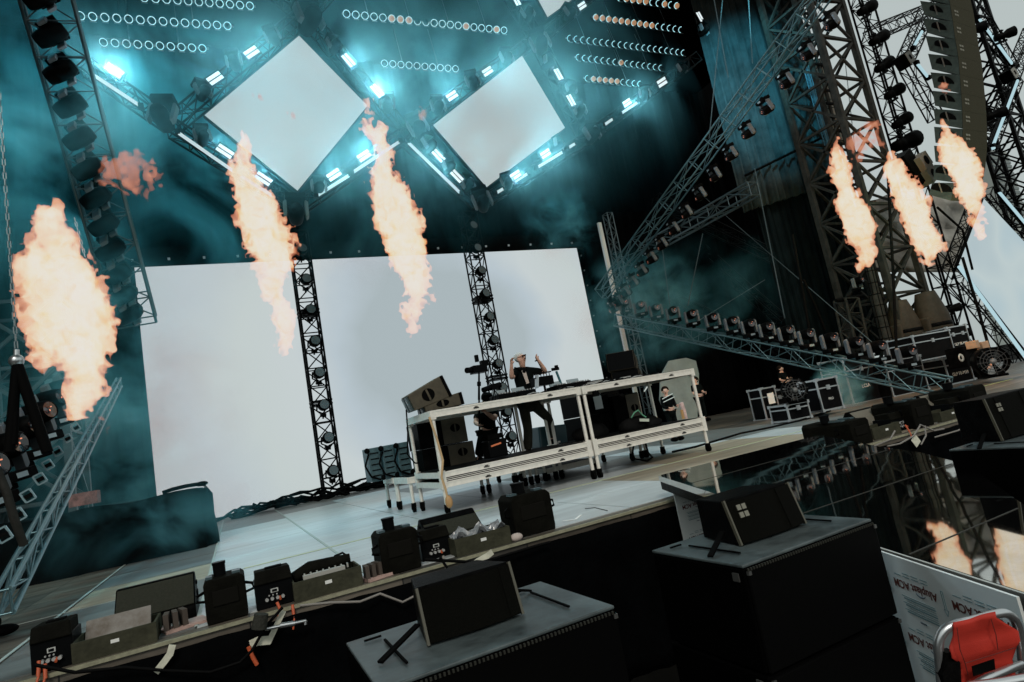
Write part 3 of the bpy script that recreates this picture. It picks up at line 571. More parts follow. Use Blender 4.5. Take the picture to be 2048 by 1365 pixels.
# line array
PY = 10.0
cor = [(1893, -22), (1900, 10), (1905, 43), (1910, 79), (1916, 114), (1919, 150), (1922, 187), (1924, 222), (1925, 258), (1924, 294), (1920, 330), (1912, 366), (1901, 402)]
lft = [(1838, -40), (1840, 0), (1846, 35), (1851, 70), (1856, 106), (1861, 143), (1865, 180), (1867, 216), (1868, 252), (1868, 290), (1868, 328), (1864, 364), (1855, 394)]
la = thing('line_array', 'tall black line array of loudspeakers hanging against the white sky', 'line array', A(*cor[0], PY))
SIDE = mat('array_cabinet_side', (.031, .040, .036), .6, 0, .25, 5, .1, 80)
for k in range(12):
    C0, C1 = A(*cor[k], PY), A(*cor[k+1], PY)
    def backpt(pt, X):      # point on the vertical plane x = X
        d = ray(*pt); return CAM + d*(X/d[0])
    L0, L1 = backpt((lft[k][0], lft[k][1]+2), C0.x), backpt((lft[k+1][0]+3, lft[k+1][1]-4), C1.x)
    W0 = V((1.62, .10, 0)); e = (C1-C0)*.004
    vs = [C0+e, C0+W0+e, L0+W0, L0, C1-e, C1+W0-e, L1+W0, L1]
    b = MB(); b.add(vs, [(0, 1, 2, 3), (4, 7, 6, 5), (1, 5, 6, 2), (2, 6, 7, 3), (3, 7, 4, 0)]); cb = b.build('cabinet', SIDE, la, True)
    b = MB(); b.add([C0+e+V((0, -.01, 0)), C0+W0+e+V((0, -.01, 0)), C1+W0-e+V((0, -.01, 0)), C1-e+V((0, -.01, 0))], [(0, 3, 2, 1)]); o = b.build('front_grille', mat('array_grille', (.045, .042, .026), .75, 0, .35, 90, .3, 200), cb); o.data.transform(Matrix.Translation(-la.location))
    b = MB(); n_ = V((-1, 0, 0)); cc = (C0+C1+L0+L1)/4+V((-.012, 0, 0)); hh = (C0-C1).length*.3; ww = (L0-C0).normalized()
    zz = V((0, 0, 1)); 
    ring = [cc+ww*(hh*1.25*math.cos(a*.3927))+zz*(hh*math.sin(a*.3927)) for a in range(16)]; b.add(ring, [tuple(range(16))]); o = b.build('handle_recess', RUB, cb); o.data.transform(Matrix.Translation(-la.location))
    b = MB(); b.bar(cc+zz*hh+V((-.02, 0, 0)), cc-zz*hh+V((-.02, 0, 0)), .03); o = b.build('handle_bar', mat('dull_handle', (.10, .09, .08), .4), cb); o.data.transform(Matrix.Translation(-la.location))
    b = MB()
    for i in (0, 1):
        for j in (0, 1): q = C0+W0*(.16+.09*i)+(C1-C0)*(.32+.22*j)+V((0, -.02, 0)); b.box(q, (.095, .004, .07))
    o = b.build('square_marks', mat('pale_grille_mark', (.19, .185, .15), .8), cb); o.data.transform(Matrix.Translation(-la.location))
b = MB(); q = A(*cor[0], PY); b.cyl(q+V((.6, .5, 0)), q+V((.6, .5, 6)), .05); b.build('hang_chain', STEEL, la, True)
b = MB(); q = A(1901, 402, PY); b.tube([q+V((.2, .5, 0)), A(1925, 460, 10.6), A(1945, 540, 10.8)], .035); b.build('tail_cable', RUB, la, True)
# frames with light tubes at far right
FY = 12.5
def ft(lb, a, b_, wd=.5, Y=FY, r=.03): truss(lb, A(*a, Y), A(*b_, Y), up=(0, 1, 0), wd=wd, ht=.4, bay=.55, r=r, material=BTRUSS, group='angled trusses against the sky')
ft('black truss rising right from the square node left of the line array', (1812, 118), (1852, 28)); ft('black truss falling right from the square node left of the line array', (1815, 135), (1872, 238))
ft('black truss falling right beside the top of the line array', (1955, 18), (2025, 142)); ft('black truss falling left behind the line array at right', (2030, 160), (1975, 300))
ft('black truss along the upper right edge of the side LED screen', (1972, 385), (2075, 520)); ft('pale brown truss left of the side LED screen', (1960, 400), (1905, 545), .6)
ft('black truss along the lower left edge of the side LED screen', (1915, 560), (2060, 740), .5); ft('black truss crossing at the right edge near the top', (2005, 200), (2062, 60))
truss('thin horizontal truss joining the mast and the line array, upper', A(1745, 68, 13.5), A(1858, 22, 13.5), wd=.6, ht=.5, bay=.7, r=.028); 
rt = A(2040, 330, 13.0); tower('dark lattice tower at the right edge', rt.x, 13.2, GZ, 24, 1.2, 1.2, .07, BTRUSS)
for lb, c in (('square grey node plate left of the line array', (1808, 122)), ('square grey node plate right of the line array', (2017, 152))):
    p = A(*c, FY-.3); t = thing('node_box', lb, 'truss node', p, group='square truss node plates'); M = Matrix.Rotation(rad(-28), 3, 'Y'); b = MB(); b.box(p, (.5, .45, .5), M); b.build('box_body', BLK, t, True)
    b = MB(); b.box(p+V((.0, -.24, 0)), (.44, .02, .44), M); b.build('face_plate', mat('grey_plate', (.22, .21, .18), .5), t, True); b = MB(); b.box(p+V((0, -.256, 0)), (.12, .01, .18), M); b.build('slot', RUB, t, True)
for a, b_, lb in [((1845, 62), (1826, 97), 'left of the line array, upper'), ((1833, 126), (1857, 156), 'left of the line array, lower'), ((1957, 36), (2026, 130), 'right of the line array top'), ((2036, 160), (1986, 292), 'right of the line array middle'),
    ((1990, 296), (1976, 300), 'tiny piece at the end of the middle right tube'), ((1996, 382), (2060, 458), 'above the side LED screen')]:
    tube_light('pale blue light tube '+lb, A(*a, FY-.55), A(*b_, FY-.55), .055, TUBE2, group='light tubes on the right side frames')
SCR = screen_mat('side_led_content', (.40, .50, .54), (.50, .59, .60), (.36, .50, .57), .25)
q = [A(x, y, 12.0) for x, y in ((1968, 398), (2120, 560), (2120, 790), (1918, 528))]
t = thing('side_led_screen', 'tilted pale blue LED screen cut by the right edge', 'LED screen', q[3]); b = MB(); b.add(q+[p+V((0, .15, 0)) for p in q], [(4, 5, 6, 7), (0, 1, 5, 4), (1, 2, 6, 5), (2, 3, 7, 6), (3, 0, 4, 7)]); b.build('cabinet', BLK, t, True)
b = MB(); b.quad(*q); b.build('screen_face', SCR, t, True)
b = MB(); b.cyl(A(1918, 533, 11.9), A(2052, 716, 11.9), .06); b.build('edge_tube', TUBE2, t, True)
# pale sheet behind and distant building
t = thing('tarp', 'crumpled pale tarp behind the bottom of the line array', 'tarp', A(1890, 450, 15)); b = MB(); n = 12
vs = []
for j in range(n+1):
    for i in range(n+1):
        a_ = A(1715+235*i/n, 395+150*j/n+ (8*math.sin(i*1.3) if j == 0 else 0), 15+.15*math.sin(i*1.7+j)+.1*math.sin(j*2.1-i)); vs.append(a_)
b.add(vs, [(j*(n+1)+i, j*(n+1)+i+1, (j+1)*(n+1)+i+1, (j+1)*(n+1)+i) for j in range(n) for i in range(n)], True); o = b.build('sheet', mat('pale_tarp', (.33, .32, .29), .8, 0, .3, .8, .4, 3), t, True); s_ = o.modifiers.new('s', 'SOLIDIFY'); s_.thickness = .02
t = thing('speaker_cluster', 'two grey loudspeakers hanging left of the line array bottom', 'loudspeaker', A(1845, 350, 11.6)); M = Matrix.Rotation(rad(-30), 3, 'Y')
for x, y in ((1838, 327), (1852, 353)):
    c = A(x, y, 11.6); b = MB(); b.box(c, (.55, .5, .5), M); cb = b.build('cabinet', mat('tan_speaker_side', (.20, .18, .15), .6), t, True); b = MB(); 
    ring = [c+V((0, -.26, 0))+M@V((.14*math.cos(a*.3927), 0, .17*math.sin(a*.3927))) for a in range(16)]; b.add(ring, [tuple(range(16))]); b.build('handle_recess', RUB, t, True)
b = MB(); b.box(A(1818, 340, 11.8), (.6, .5, 1.2), M); b.build('dark_cabinet', BLK, t, True)
bd = thing('distant_building', 'hazy grey office building far off at the right edge', 'building', (205, 110, GZ))
BM = mat('hazy_facade', (.30, .32, .30), .8, 0, .1, .05); p_ = A(1990, 300, 110); b = MB(); base = A(1995, 470, 110)
b.box((p_.x+9, 118, base.z/2+GZ), (26, 16, base.z+16)); b.box((p_.x+4, 116, (p_.z+base.z)/2), (12, 10, p_.z-base.z)); b.build('walls', BM, bd, True)
b = MB(); 
for k in range(16): b.box((p_.x+4, 110.9, base.z+9+ (p_.z-base.z-9)*k/16), (12.2, .3, .9))
for k in range(4): b.box((p_.x+9, 109.9, base.z+8-4*k), (24, .3, 1.3))
b.build('window', mat('hazy_glazing', (.12, .14, .14), .4), bd, True)
# ------------------------------------------------------------------ flight cases
CASE = mat('case_laminate', (.012, .012, .013), .4, 0, .3, 6)
def case(label, c, d, rz=0, group='road cases on the right wing', text=None, lid=True, wheels=True, catch=1):
    t = thing('road_case', label, 'road case', c, rz, group); x, y, z = d; e = .035
    b = MB(); b.box((0, 0, z/2), (x-.01, y-.01, z-.01)); bo = b.build('shell', CASE, t)
    b = MB()
    for i in (-1, 1):
        for j in (-1, 1): b.box((i*(x/2), j*(y/2), z/2), (e, e, z)); 
        for k in (0, 1): b.box((i*x/2, 0, k*z), (e, y, e)); b.box((0, i*y/2, k*z), (x, e, e))
    if lid: b.box((0, -y/2-.004, z*.72), (x, .02, .03)); b.box((-x/2-.004, 0, z*.72), (.02, y, .03))
    b.build('edge_profile', STEEL, t); b = MB()
    for i in range(catch):
        xx = (i-(catch-1)/2)*x*.5; b.box((xx, -y/2-.012, z*.72), (.11, .02, .11)); b.box((xx, -y/2-.024, z*.72), (.05, .02, .07))
    b.build('catch', STEEL, t)
    b = MB()
    for i in (-1, 1):
        for j in (-1, 1):
            for k in (0, 1): b.box((i*x/2, j*y/2, k*z), (.07, .07, .07))
    b.build('ball_corners', STEEL, t)
    if text:
        o = lettering(text, .13*min(1, x), 'stencil', WHT, t); o.location = (0, -y/2-.02, z*.34); o.rotation_euler = (rad(90), 0, 0)
    return t
def lettering(txt, size, name, material, parent, align='CENTER', ext=.001):
    cu = bpy.data.curves.new(name, 'FONT'); cu.body = txt; cu.size = size; cu.align_x = align; cu.align_y = 'CENTER'; cu.extrude = ext; cu.resolution_u = 3
    o = bpy.data.objects.new(name, cu); COL.objects.link(o); dg = bpy.context.evaluated_depsgraph_get(); me = bpy.data.meshes.new_from_object(o.evaluated_get(dg)); bpy.data.objects.remove(o)
    me.materials.clear(); me.materials.append(material); o = bpy.data.objects.new(name, me); COL.objects.link(o); o.parent = parent; return o
def onfloor(x, y, z=0): p = G(x, y, z); return (p.x, p.y, z)
p = onfloor(1536, 838); case('small upright road case with a white paper label', p, (.48, .5, .85), rad(-8), wheels=False)
pp = MB(); pp.box((p[0]-.02, p[1]-.30, .55), (.24, .01, .3)); tag(pp.build('paper_or_led_patch', WHT), 'white paper sheet stuck on the small upright road case', 'paper')
case('dark road case right behind the small upright one', (p[0]+.75, p[1]+.35, 0), (.9, .6, .72), rad(-8), text='SE')
p2 = onfloor(1612, 838); case('small road case with bright edges left of the smoke puff', (p2[0]+.55, p2[1]-.1, .12), (.62, .55, .72), rad(-6), text='PRO')
case('low road case under the round fan', (p2[0]-.35, p2[1]+.1, .05), (.62, .55, .36), rad(-6))
p3 = A(1712, 745, 11.2); case('wide dark road case right of the smoke puff', (p3.x, 11.4, 0), (1.15, .8, 1.25), rad(-6), text='LCSA', catch=1)
p4 = A(1830, 780, 10.6); case('large road case tilted behind the low right truss', (p4.x-.3, 10.9, 0), (1.35, .8, .95), rad(-6), catch=1)
p5 = A(1903, 765, 10.4); case('black road case with handle under the light stack', (p5.x, 10.5, .02), (1.0, .8, .72), rad(-5), text='GLP FB-M33', catch=1)
case('black road case right of the one with the handle', (p5.x+1.05, 10.6, .02), (.8, .7, .72), rad(-5))
p6 = A(1870, 715, 10.8); case('long silver-edged road case on top of the stack', (p6.x-.2, 11.0, .80), (1.55, .8, .72), rad(-5), catch=1)
case('stencilled road case end standing on the stack', (p6.x+1.1, 11.0, .80), (.86, .8, .80), rad(-5), text='GLP FB-M33', catch=2)
p7 = A(1870, 765, 10.2)
# two big blurred moving lights on the cases
def big_fixture(label, c, s):
    t = thing('big_moving_light', label, 'stage light', c, group='big moving lights on the road cases'); m_ = mat('dusty_grey_housing', (.035, .030, .024), .5, 0, .25, 4)
    b = MB(); b.lathe([(0, 0), (.34, 0), (.40, .25), (.38, .6), (.28, 1.0), (.22, 1.22), (.0, 1.24)], (0, 0, .15), None, 18); b.build('head', m_, t); b = MB(); b.box((.36, 0, .35), (.14, .3, .75)); b.build('yoke_arm', m_, t, bevel=.04); b = MB(); b.box((-.36, 0, .35), (.14, .3, .75)); b.build('yoke_arm', m_, t, bevel=.04); b = MB(); b.lathe([(.392, .30), (.405, .33), (.398, .40), (.385, .42)], (0, 0, .15), None, 18); b.build('dark_band', BLK, t)
    b = MB(); b.box((0, 0, .04), (.9, .7, .14)); b.build('base', BLK, t, bevel=.03); t.scale = (s, s, s); return t
big_fixture('big grey moving light on the cases in front of the tower, right one', A(1885, 690, 11.4)+V((-.15, 0, 0)), 1.25); big_fixture('big grey moving light on the cases in front of the tower, left one', A(1822, 700, 11.8), 1.15)
def fan(label, c, r, rz):
    t = thing('round_fan', label, 'fan', c, rz, group='round drum fans'); R = Matrix.Rotation(rad(90), 3, 'X'); b = MB(); b.lathe([(r, -.2), (r*1.02, -.2), (r*1.02, .3), (r, .3), (r*.97, .28), (r*.97, -.18), (r, -.2)], (0, 0, r*1.15), R, 24); b.build('drum', BLK, t)
    b = MB(); b.lathe([(0, .30), (r*.22, .29), (r*.2, .22), (0, .2)], (0, 0, r*1.15), R, 16); b.build('hub', mat('grey_hub', (.2, .2, .2), .5), t); b = MB()
    for q in range(3):
        rr = r*(.4+.2*q); pts = [V((rr*math.cos(a*.3142), -.31, r*1.15+rr*math.sin(a*.3142))) for a in range(21)]; b.tube(pts, .007, 4)
    for q in range(12): a = q/12*6.283; b.bar((r*.2*math.cos(a), -.31, r*1.15+r*.2*math.sin(a)), (r*math.cos(a), -.31, r*1.15+r*math.sin(a)), .008)
    b.build('guard', mat('guard_wire', (.08, .08, .08), .4, .5), t); b = MB()
    for q in range(5):
        a = q/5*6.283; d = V((math.cos(a), 0, math.sin(a))); e = V((-math.sin(a), .35, math.cos(a))); c_ = V((0, -.1, r*1.15)); b.add([c_+d*r*.2-e*.05*r, c_+d*r*.2+e*.1*r, c_+d*r*.9+e*.28*r, c_+d*r*.9-e*.2*r], [(0, 1, 2, 3)])
    b.build('blade', BLK, t); b = MB(); b.box((0, 0, .03), (r*1.4, .5, .06)); b.bar((-r*.6, 0, 0), (-r*.9, 0, r), .04); b.bar((r*.6, 0, 0), (r*.9, 0, r), .04); b.build('stand', BLK, t); return t
fc = A(1985, 745, 8.6); fan('large round black fan near the right edge', (fc.x, 8.6, fc.z-.12), .34, rad(-48)); fan('small round fan among the far road cases', (p2[0]-.45, p2[1]-.25, .42), .27, rad(-45))
b = MB(); b.box(A(1935, 712, 9.6), (.95, .5, .55), Matrix.Rotation(rad(-5), 3, 'Z')); o = b.build('speaker_box', BLK, bevel=.02); tag(o, 'black box with a round port on the case stack', 'box')
b = MB(); c = A(1922, 716, 9.3); b.lathe([(.05, 0), (.1, .02), (.11, 0)], c, Matrix.Rotation(rad(90), 3, 'X'), 16); b.build('port_ring', mat('pale_ring', (.45, .42, .36), .4), None); o = bpy.data.objects['port_ring']; o.parent = bpy.data.objects['speaker_box']
for k, (x, y) in enumerate(((1945, 690), (1962, 692))):
    b = MB(); b.box(A(x, y, 9.3), (.28, .25, .2), Matrix.Rotation(rad(15-20*k), 3, 'Z')); tag(b.build('carton', mat('brown_card', (.42, .26, .16), .8, 0, .15, 5), bevel=.01), f'brown cardboard carton on the case stack, {"left" if k == 0 else "right"} one', 'carton')
# ------------------------------------------------------------------ DJ risers
DX0, DX1, DX2, DY0, DY1 = 2.66, 5.235, 7.66, 8.53, 9.85
PLY = mat('black_deck_ply', (.02, .02, .02), .6, 0, .3, 8)
def castor(b, x, y):
    b.cyl((x-.022, y, .06), (x+.022, y, .06), .06, n=12); b.box((x, y, .13), (.07, .06, .05)); b.bar((x-.03, y, .14), (x-.03, y+.02, .05), .012, .05); b.bar((x+.03, y, .14), (x+.03, y+.02, .05), .012, .05)
def frame_rail(b, x0, x1, y0, y1, z, h):   # hollow edge profile with a groove
    for y in (y0, y1):
        b.box(((x0+x1)/2, y, z), (x1-x0, .035, h)); b.box(((x0+x1)/2, y+(-.02 if y == y0 else .02), z+h*.38), (x1-x0, .014, h*.2)); b.box(((x0+x1)/2, y+(-.02 if y == y0 else .02), z-h*.42), (x1-x0, .014, h*.14))
    for x in (x0, x1): b.box((x, (y0+y1)/2, z), (.035, y1-y0-.036, h))
def module(label, x0, x1, legx, y0=DY0, y1=DY1):
    t = thing('stage_riser', label, 'riser', ((x0+x1)/2, y0, 0), group='aluminium risers forming the DJ table')
    for z, h, nm in ((1.455, .105, 'table_deck'), (.572, .082, 'lower_deck'), (.428, .082, 'lower_deck')):
        b = MB(); frame_rail(b, x0, x1, y0, y1, z, h); fr = b.build(nm, ALUW, t, True)
        if z != .435: b = MB(); b.box(((x0+x1)/2, (y0+y1)/2, z+h/2-.008), (x1-x0-.04, y1-y0-.04, .03)); o = b.build('deck_board', PLY, fr); o.data.transform(Matrix.Translation(-t.location))
        b = MB()
        for f in (.28, .78): b.box((x0+(x1-x0)*f, y0-.028, z-.01), (.09, .006, .014)); b.box((x0+(x1-x0)*f, y0-.028, z+.006), (.05, .006, .01))
        o = b.build('latch_slot', RUB, fr); o.data.transform(Matrix.Translation(-t.location))
    b = MB(); b.box(((x0+x1)/2, y0+.012, .5), (x1-x0-.05, .01, .03)); b.box(((x0+x1)/2, y0+.02, .5), (x1-x0-.05, .01, .05)); b.build('dark_joint_strip', BLK, t, True); b = MB(); b.box(((x0+x1)/2, y0-.004, .488), (x1-x0-.09, .012, .010)); b.box(((x0+x1)/2, y0-.004, .512), (x1-x0-.09, .012, .008)); b.build('thin_rail', ALUW, t, True)
    for x in (x0+.03, x1-.03):
        for y in (y0+.02, y1-.02):
            b = MB(); b.cyl((x, y, .12), (x, y, 1.41), .030, n=10); b.box((x, y, .50), (.085, .089, .26)); b.box((x, y, 1.44), (.085, .089, .13)); lg = b.build('leg', ALUW, t, True)
            b = MB(); castor(b, x, y); o = b.build('castor', RUB, lg); o.data.transform(Matrix.Translation(-t.location))
    return t
module('left aluminium riser of the DJ table with two decks on castors', DX0, DX1-.02, 0); module('right aluminium riser of the DJ table with two decks on castors', DX1+.04, DX2, 0)
# extra inner leg pairs seen under the table
t = thing('leg_set', 'pair of alloy legs behind the DJ between table and lower deck', 'legs', (4.62, 9.7, .62)); 
for x in (4.60, 4.71): b = MB(); b.cyl((x, 9.75, .62), (x, 9.75, 1.41), .03, n=10); b.build('leg', ALUW, t, True)
for lb, xs_, y in (('alloy legs with castors under the right riser, left pair', (6.32, 6.43), 10.4), ('alloy legs with castors under the right riser, right pair', (7.2, 7.31), 9.95), ('alloy legs with castors below the middle of the table', (4.6, 4.72, 4.84), 9.9), ('alloy legs with castors below the left riser', (3.9, 4.02), 10.2)):
    t = thing('leg_set', lb, 'legs', (xs_[0], y, 0))
    for x in xs_: b = MB(); b.cyl((x, y, .12), (x, y, .42), .03, n=10); lg = b.build('leg', ALUW, t, True); b = MB(); castor(b, x, y); o = b.build('castor', RUB, lg); o.data.transform(Matrix.Translation(-t.location))
# rear decks carrying crew and boxes
def low_deck(label, x0, x1, y0, y1, z):
    t = thing('rolling_deck', label, 'riser', ((x0+x1)/2, y0, 0), group='low rolling decks around the DJ table'); b = MB(); frame_rail(b, x0, x1, y0, y1, z, .10); fr = b.build('frame', ALUW, t, True)
    b = MB(); b.box(((x0+x1)/2, (y0+y1)/2, z+.04), (x1-x0-.04, y1-y0-.04, .03)); b.build('deck_board', PLY, t, True)
    for x in (x0+.03, x1-.03):
        for y in (y0+.03, y1-.03): b = MB(); b.cyl((x, y, .12), (x, y, z-.05), .03, n=10); lg = b.build('leg', ALUW, t, True); b = MB(); castor(b, x, y); o = b.build('castor', RUB, lg); o.data.transform(Matrix.Translation(-t.location))
low_deck('low rolling deck left behind the DJ table, nearest one', 2.55, 4.9, 9.92, 10.9, .52); low_deck('low rolling deck left behind the DJ table, middle one', 2.55, 4.9, 10.93, 11.75, .52)
low_deck('low rolling deck right behind the DJ table', 5.0, 7.0, 9.92, 11.0, .52)
low_deck('very low alloy deck on the floor right of the middle castors', 5.15, 6.2, 10.1, 11.4, .16)
# table-top mini line arrays
def ws(label, c, R, w_=.42, h=.30, d=.62, nm='compact_speaker', side=TAN):
    t = thing(nm, label, 'loudspeaker', c, R=R, group='compact line array speakers on the DJ table')
    b = MB(); b.add([V((-w_/2, -d/2, -h*.5)), V((w_/2, -d/2, -h*.5)), V((w_/2, d/2, -h*.36)), V((-w_/2, d/2, -h*.36)), V((-w_/2, -d/2, h*.5)), V((w_/2, -d/2, h*.5)), V((w_/2, d/2, h*.36)), V((-w_/2, d/2, h*.36))], [(3,2,1,0),(4,5,6,7),(0,1,5,4),(1,2,6,5),(2,3,7,6),(3,0,4,7)])
    b.build('cabinet', side, t, bevel=.01)
    for s in (-1, 1):
        b = MB(); b.box((s*(w_/2+.004), -d/2+.02, 0), (.012, .05, h*.98)); b.build('rigging_strip', BLK, t)
        b = MB(); ring = [V((s*(w_/2+.003), .02+d*.17*math.cos(a*.3927), h*.27*math.sin(a*.3927))) for a in range(16)]; b.add(ring, [tuple(range(16))]); o = b.build('handle_recess', RUB, t)
        b = MB(); b.box((s*(w_/2+.006), .02, 0), (.01, .03, h*.5)); b.build('handle_bar', side, t)
    b = MB(); b.box((0, -d/2-.006, 0), (w_*.96, .012, h*.94)); b.build('front_grille', BLKG, t)
    for q in (-.1, .1): b = MB(); b.box((q, d/2+.012, 0), (.13, .03, h*.62)); pt_ = b.build('rear_plate', mat('teal_grey_panel', (.05, .08, .09), .4), t); b = MB(); b.box((q, d/2+.03, .03), (.045, .006, .07)); b.build('display', mat('display_glass', (.25, .3, .32), .3), t)
    return t
ws('upper tilted compact speaker at the left end of the DJ table', (2.84, 9.2, 1.79), axes((.05, 1, 0), (-.30, 0, .95)), .50, .36, .62)
ws('lower compact speaker under the tilted one at the left end of the DJ table', (3.05, 9.2, 1.62), axes((.05, 1, 0), (-.10, 0, 1)), .50, .20, .62)
ws('upper compact speaker at the right end of the DJ table', (6.70, 9.25, 1.84), axes((.74, -.67, 0), (.14, .10, 1)), .50, .34, .52)
ws('lower compact speaker under the upper one at the right end of the DJ table', (6.74, 9.25, 1.60), axes((.74, -.67, 0), (.02, .02, 1)), .50, .18, .52)
# sub stacks seen under the table
def sub_box(label, c, d, side=TAN, R=None, group='speaker stacks behind the DJ table', face=BLK, hn=1):
    t = thing('stacked_speaker', label, 'loudspeaker', c, R=R, group=group); x, y, z = d; b = MB(); b.box((0, 0, z/2), d); b.build('cabinet', face, t, bevel=.012)
    b = MB(); b.box((x*.24, -y/2-.006, z/2), (x*.5, .012, z*.94)); b.build('side_panel', side, t); b = MB(); ring = [V((x*.26+.09*math.cos(a*.3927), -y/2-.014, z*.6+.07*math.sin(a*.3927))) for a in range(16)]; b.add(ring, [tuple(range(15, -1, -1))]); b.build('handle_recess', RUB, t)
    b = MB(); b.box((x*.26, -y/2-.02, z*.6), (.025, .012, .13)); b.build('handle_bar', side, t); return t
sub_box('upper box of the tall speaker stack under the left end of the table', (3.27, 10.3, .97), (.86, .7, .44)); sub_box('lower box of the tall speaker stack under the left end of the table', (3.32, 10.3, .575), (.92, .7, .39))
sub_box('upper black speaker behind the right riser, left stack', (6.42, 10.4, 1.02), (.70, .7, .50), BLK); sub_box('lower black speaker behind the right riser, left stack', (6.42, 10.4, .56), (.70, .7, .45), BLK)
sub_box('brown speaker with an oval handle under the right riser', (7.10, 10.25, .56), (.62, .6, .74)); sub_box('tall dark speaker right behind the brown one', (7.2, 11.0, .56), (.6, .6, 1.15), BLK)
# small racks and cases at the left end
for k, (x, y) in enumerate(((2.55, 11.3), (2.78, 11.1), (2.32, 11.4))):
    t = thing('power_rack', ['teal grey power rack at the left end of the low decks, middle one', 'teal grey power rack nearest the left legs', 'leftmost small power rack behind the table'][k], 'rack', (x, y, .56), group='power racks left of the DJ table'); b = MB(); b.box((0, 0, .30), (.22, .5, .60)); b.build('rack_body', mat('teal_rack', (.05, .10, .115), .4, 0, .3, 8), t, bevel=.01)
    b = MB(); [b.box((.0, -.256, .1+.1*i), (.15, .01, .02)) for i in range(5)]; b.build('socket_row', RUB, t); b = MB(); b.tube([(-.1, -.25, .5), (-.2, -.32, .3), (-.12, -.3, .1), (.05, -.28, .02)], .018); b.ball((-.13, -.3, .56), .05); b.ball((.1, -.3, .05), .05); b.build('cable_plug', RUB, t)
# DJ gear on the table
def player(label, x, w_=.32):
    t = thing('media_player', label, 'media player', (x, 9.2, 1.51), group='DJ decks and mixer on the table'); b = MB(); b.box((0, 0, .055), (w_, .4, .11)); b.build('body', BLKG, t, bevel=.008); b = MB(); b.cyl((0, .0, .11), (0, 0, .13), .105, n=20); b.build('jog_wheel', mat('jog_grey', (.12, .13, .14), .3), t)
    b = MB(); b.box((0, .14, .15), (.24, .02, .10), Matrix.Rotation(rad(-25), 3, 'X')); b.build('display', mat('display_glass', (.25, .3, .32), .3), t); b = MB(); [b.cyl((-.12+.05*i, -.16, .11), (-.12+.05*i, -.16, .13), .013, n=8) for i in range(6)]; b.build('knob', mat('grey_knob', (.35, .35, .34), .5), t)
for k, x in enumerate((4.15, 4.52, 5.25, 5.62)): player(['leftmost media player on the DJ table', 'media player left of the mixer', 'media player right of the mixer', 'rightmost media player on the DJ table'][k], x)
t = thing('dj_mixer', 'raised black mixer on a stand in front of the DJ', 'mixer', (4.88, 9.0, 1.51)); b = MB(); b.box((0, .1, .22), (.32, .25, .15)); b.build('body', BLKG, t, bevel=.01); b = MB()
for i in range(6): b.cyl((-.14+.055*i, .05, .29), (-.14+.055*i, .05, .36), .008, n=6)
b.box((0, .05, .36), (.34, .04, .02)); b.build('knob_rail', BLK, t); b = MB(); b.cyl((0, .05, 0), (0, .05, .16), .02); b.box((0, .05, .01), (.3, .2, .02)); b.build('stand', BLK, t); b = MB(); b.box((-.165, -.02, .22), (.012, .12, .22), Matrix.Rotation(rad(12), 3, 'Y')); b.build('side_trim', STEEL, t)
rr = random.Random(4)
for k in range(26):      # small loose gear and cables along the table
    x = rr.uniform(4.3, 6.9); b = MB(); s = rr.uniform(.03, .09); b.box((x, 8.75+rr.random()*.5, 1.505+s*.4), (s*2.2, s*1.6, s*.8), Matrix.Rotation(rr.uniform(-1, 1), 3, 'Z')); b.tube([(x, 8.7, 1.52), (x+.1, 8.62+.1*rr.random(), 1.54), (x+.25, 8.75, 1.53), (x+.3, 8.95, 1.52)], .008, 5)
    tag(b.build('table_gadget', rr.choice([BLKG, BLK, mat('grey_knob', (.35, .35, .34), .5)])), 'small loose gadget with a cable lying on the DJ table', 'gadget', 'loose gadgets on the DJ table')
def stand_cam(label, top, bot, Y, body=True):
    t = thing('camera_stand', label, 'camera stand', A(*bot, Y)); b = MB(); b.cyl(A(*bot, Y), A(*top, Y), .022, .016); b.cyl((A(*bot, Y)+A(*top, Y))/2, (A(*bot, Y)*.35+A(*top, Y)*.65), .035); b.build('pole', BLK, t, True); q = A(*top, Y)
    if body: b = MB(); b.box(q+V((0, 0, .05)), (.26, .2, .13)); b.box(q+V((.12, 0, .14)), (.13, .1, .1)); b.cyl(q+V((-.12, -.02, .05)), q+V((-.25, -.08, .05)), .05); b.box(q+V((0, 0, .24)), (.06, .06, .12)); b.build('camera', BLKG, t, True, .006)
    return t
stand_cam('camera on a pole left of the DJ', (958, 745), (958, 800), 9.5)
t = thing('small_camera', 'small camera on a mini tripod on the left half of the DJ table', 'camera', (3.98, 9.1, 1.51)); b = MB(); b.box((0, 0, .25), (.12, .1, .1)); b.cyl((-.06, 0, .25), (-.22, -.04, .22), .045); b.cyl((.06, 0, .26), (.12, 0, .27), .05); b.build('camera_body', BLKG, t); b = MB(); [b.bar((0, 0, .2), (.1*math.cos(a), .1*math.sin(a), 0), .012) for a in (0, 2.1, 4.2)]; b.build('tripod', BLK, t)
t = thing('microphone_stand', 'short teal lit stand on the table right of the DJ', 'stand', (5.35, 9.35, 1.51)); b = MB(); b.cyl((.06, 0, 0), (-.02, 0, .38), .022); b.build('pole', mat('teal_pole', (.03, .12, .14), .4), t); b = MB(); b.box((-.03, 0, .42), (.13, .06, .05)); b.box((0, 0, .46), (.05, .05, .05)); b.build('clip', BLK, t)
t = thing('floor_monitor', 'teal lit black floor monitor on the deck behind the DJ', 'loudspeaker', (5.42, 10.3, .58)); b = MB(); b.prism([(-.30, 0), (.30, 0), (.33, .36), (-.26, .40)], -.2, .2); b.build('cabinet', mat('teal_black', (.015, .05, .06), .4), t, bevel=.03); b = MB(); b.box((.05, -.205, .06), (.16, .006, .03)); b.build('name_strip', WHT, t)
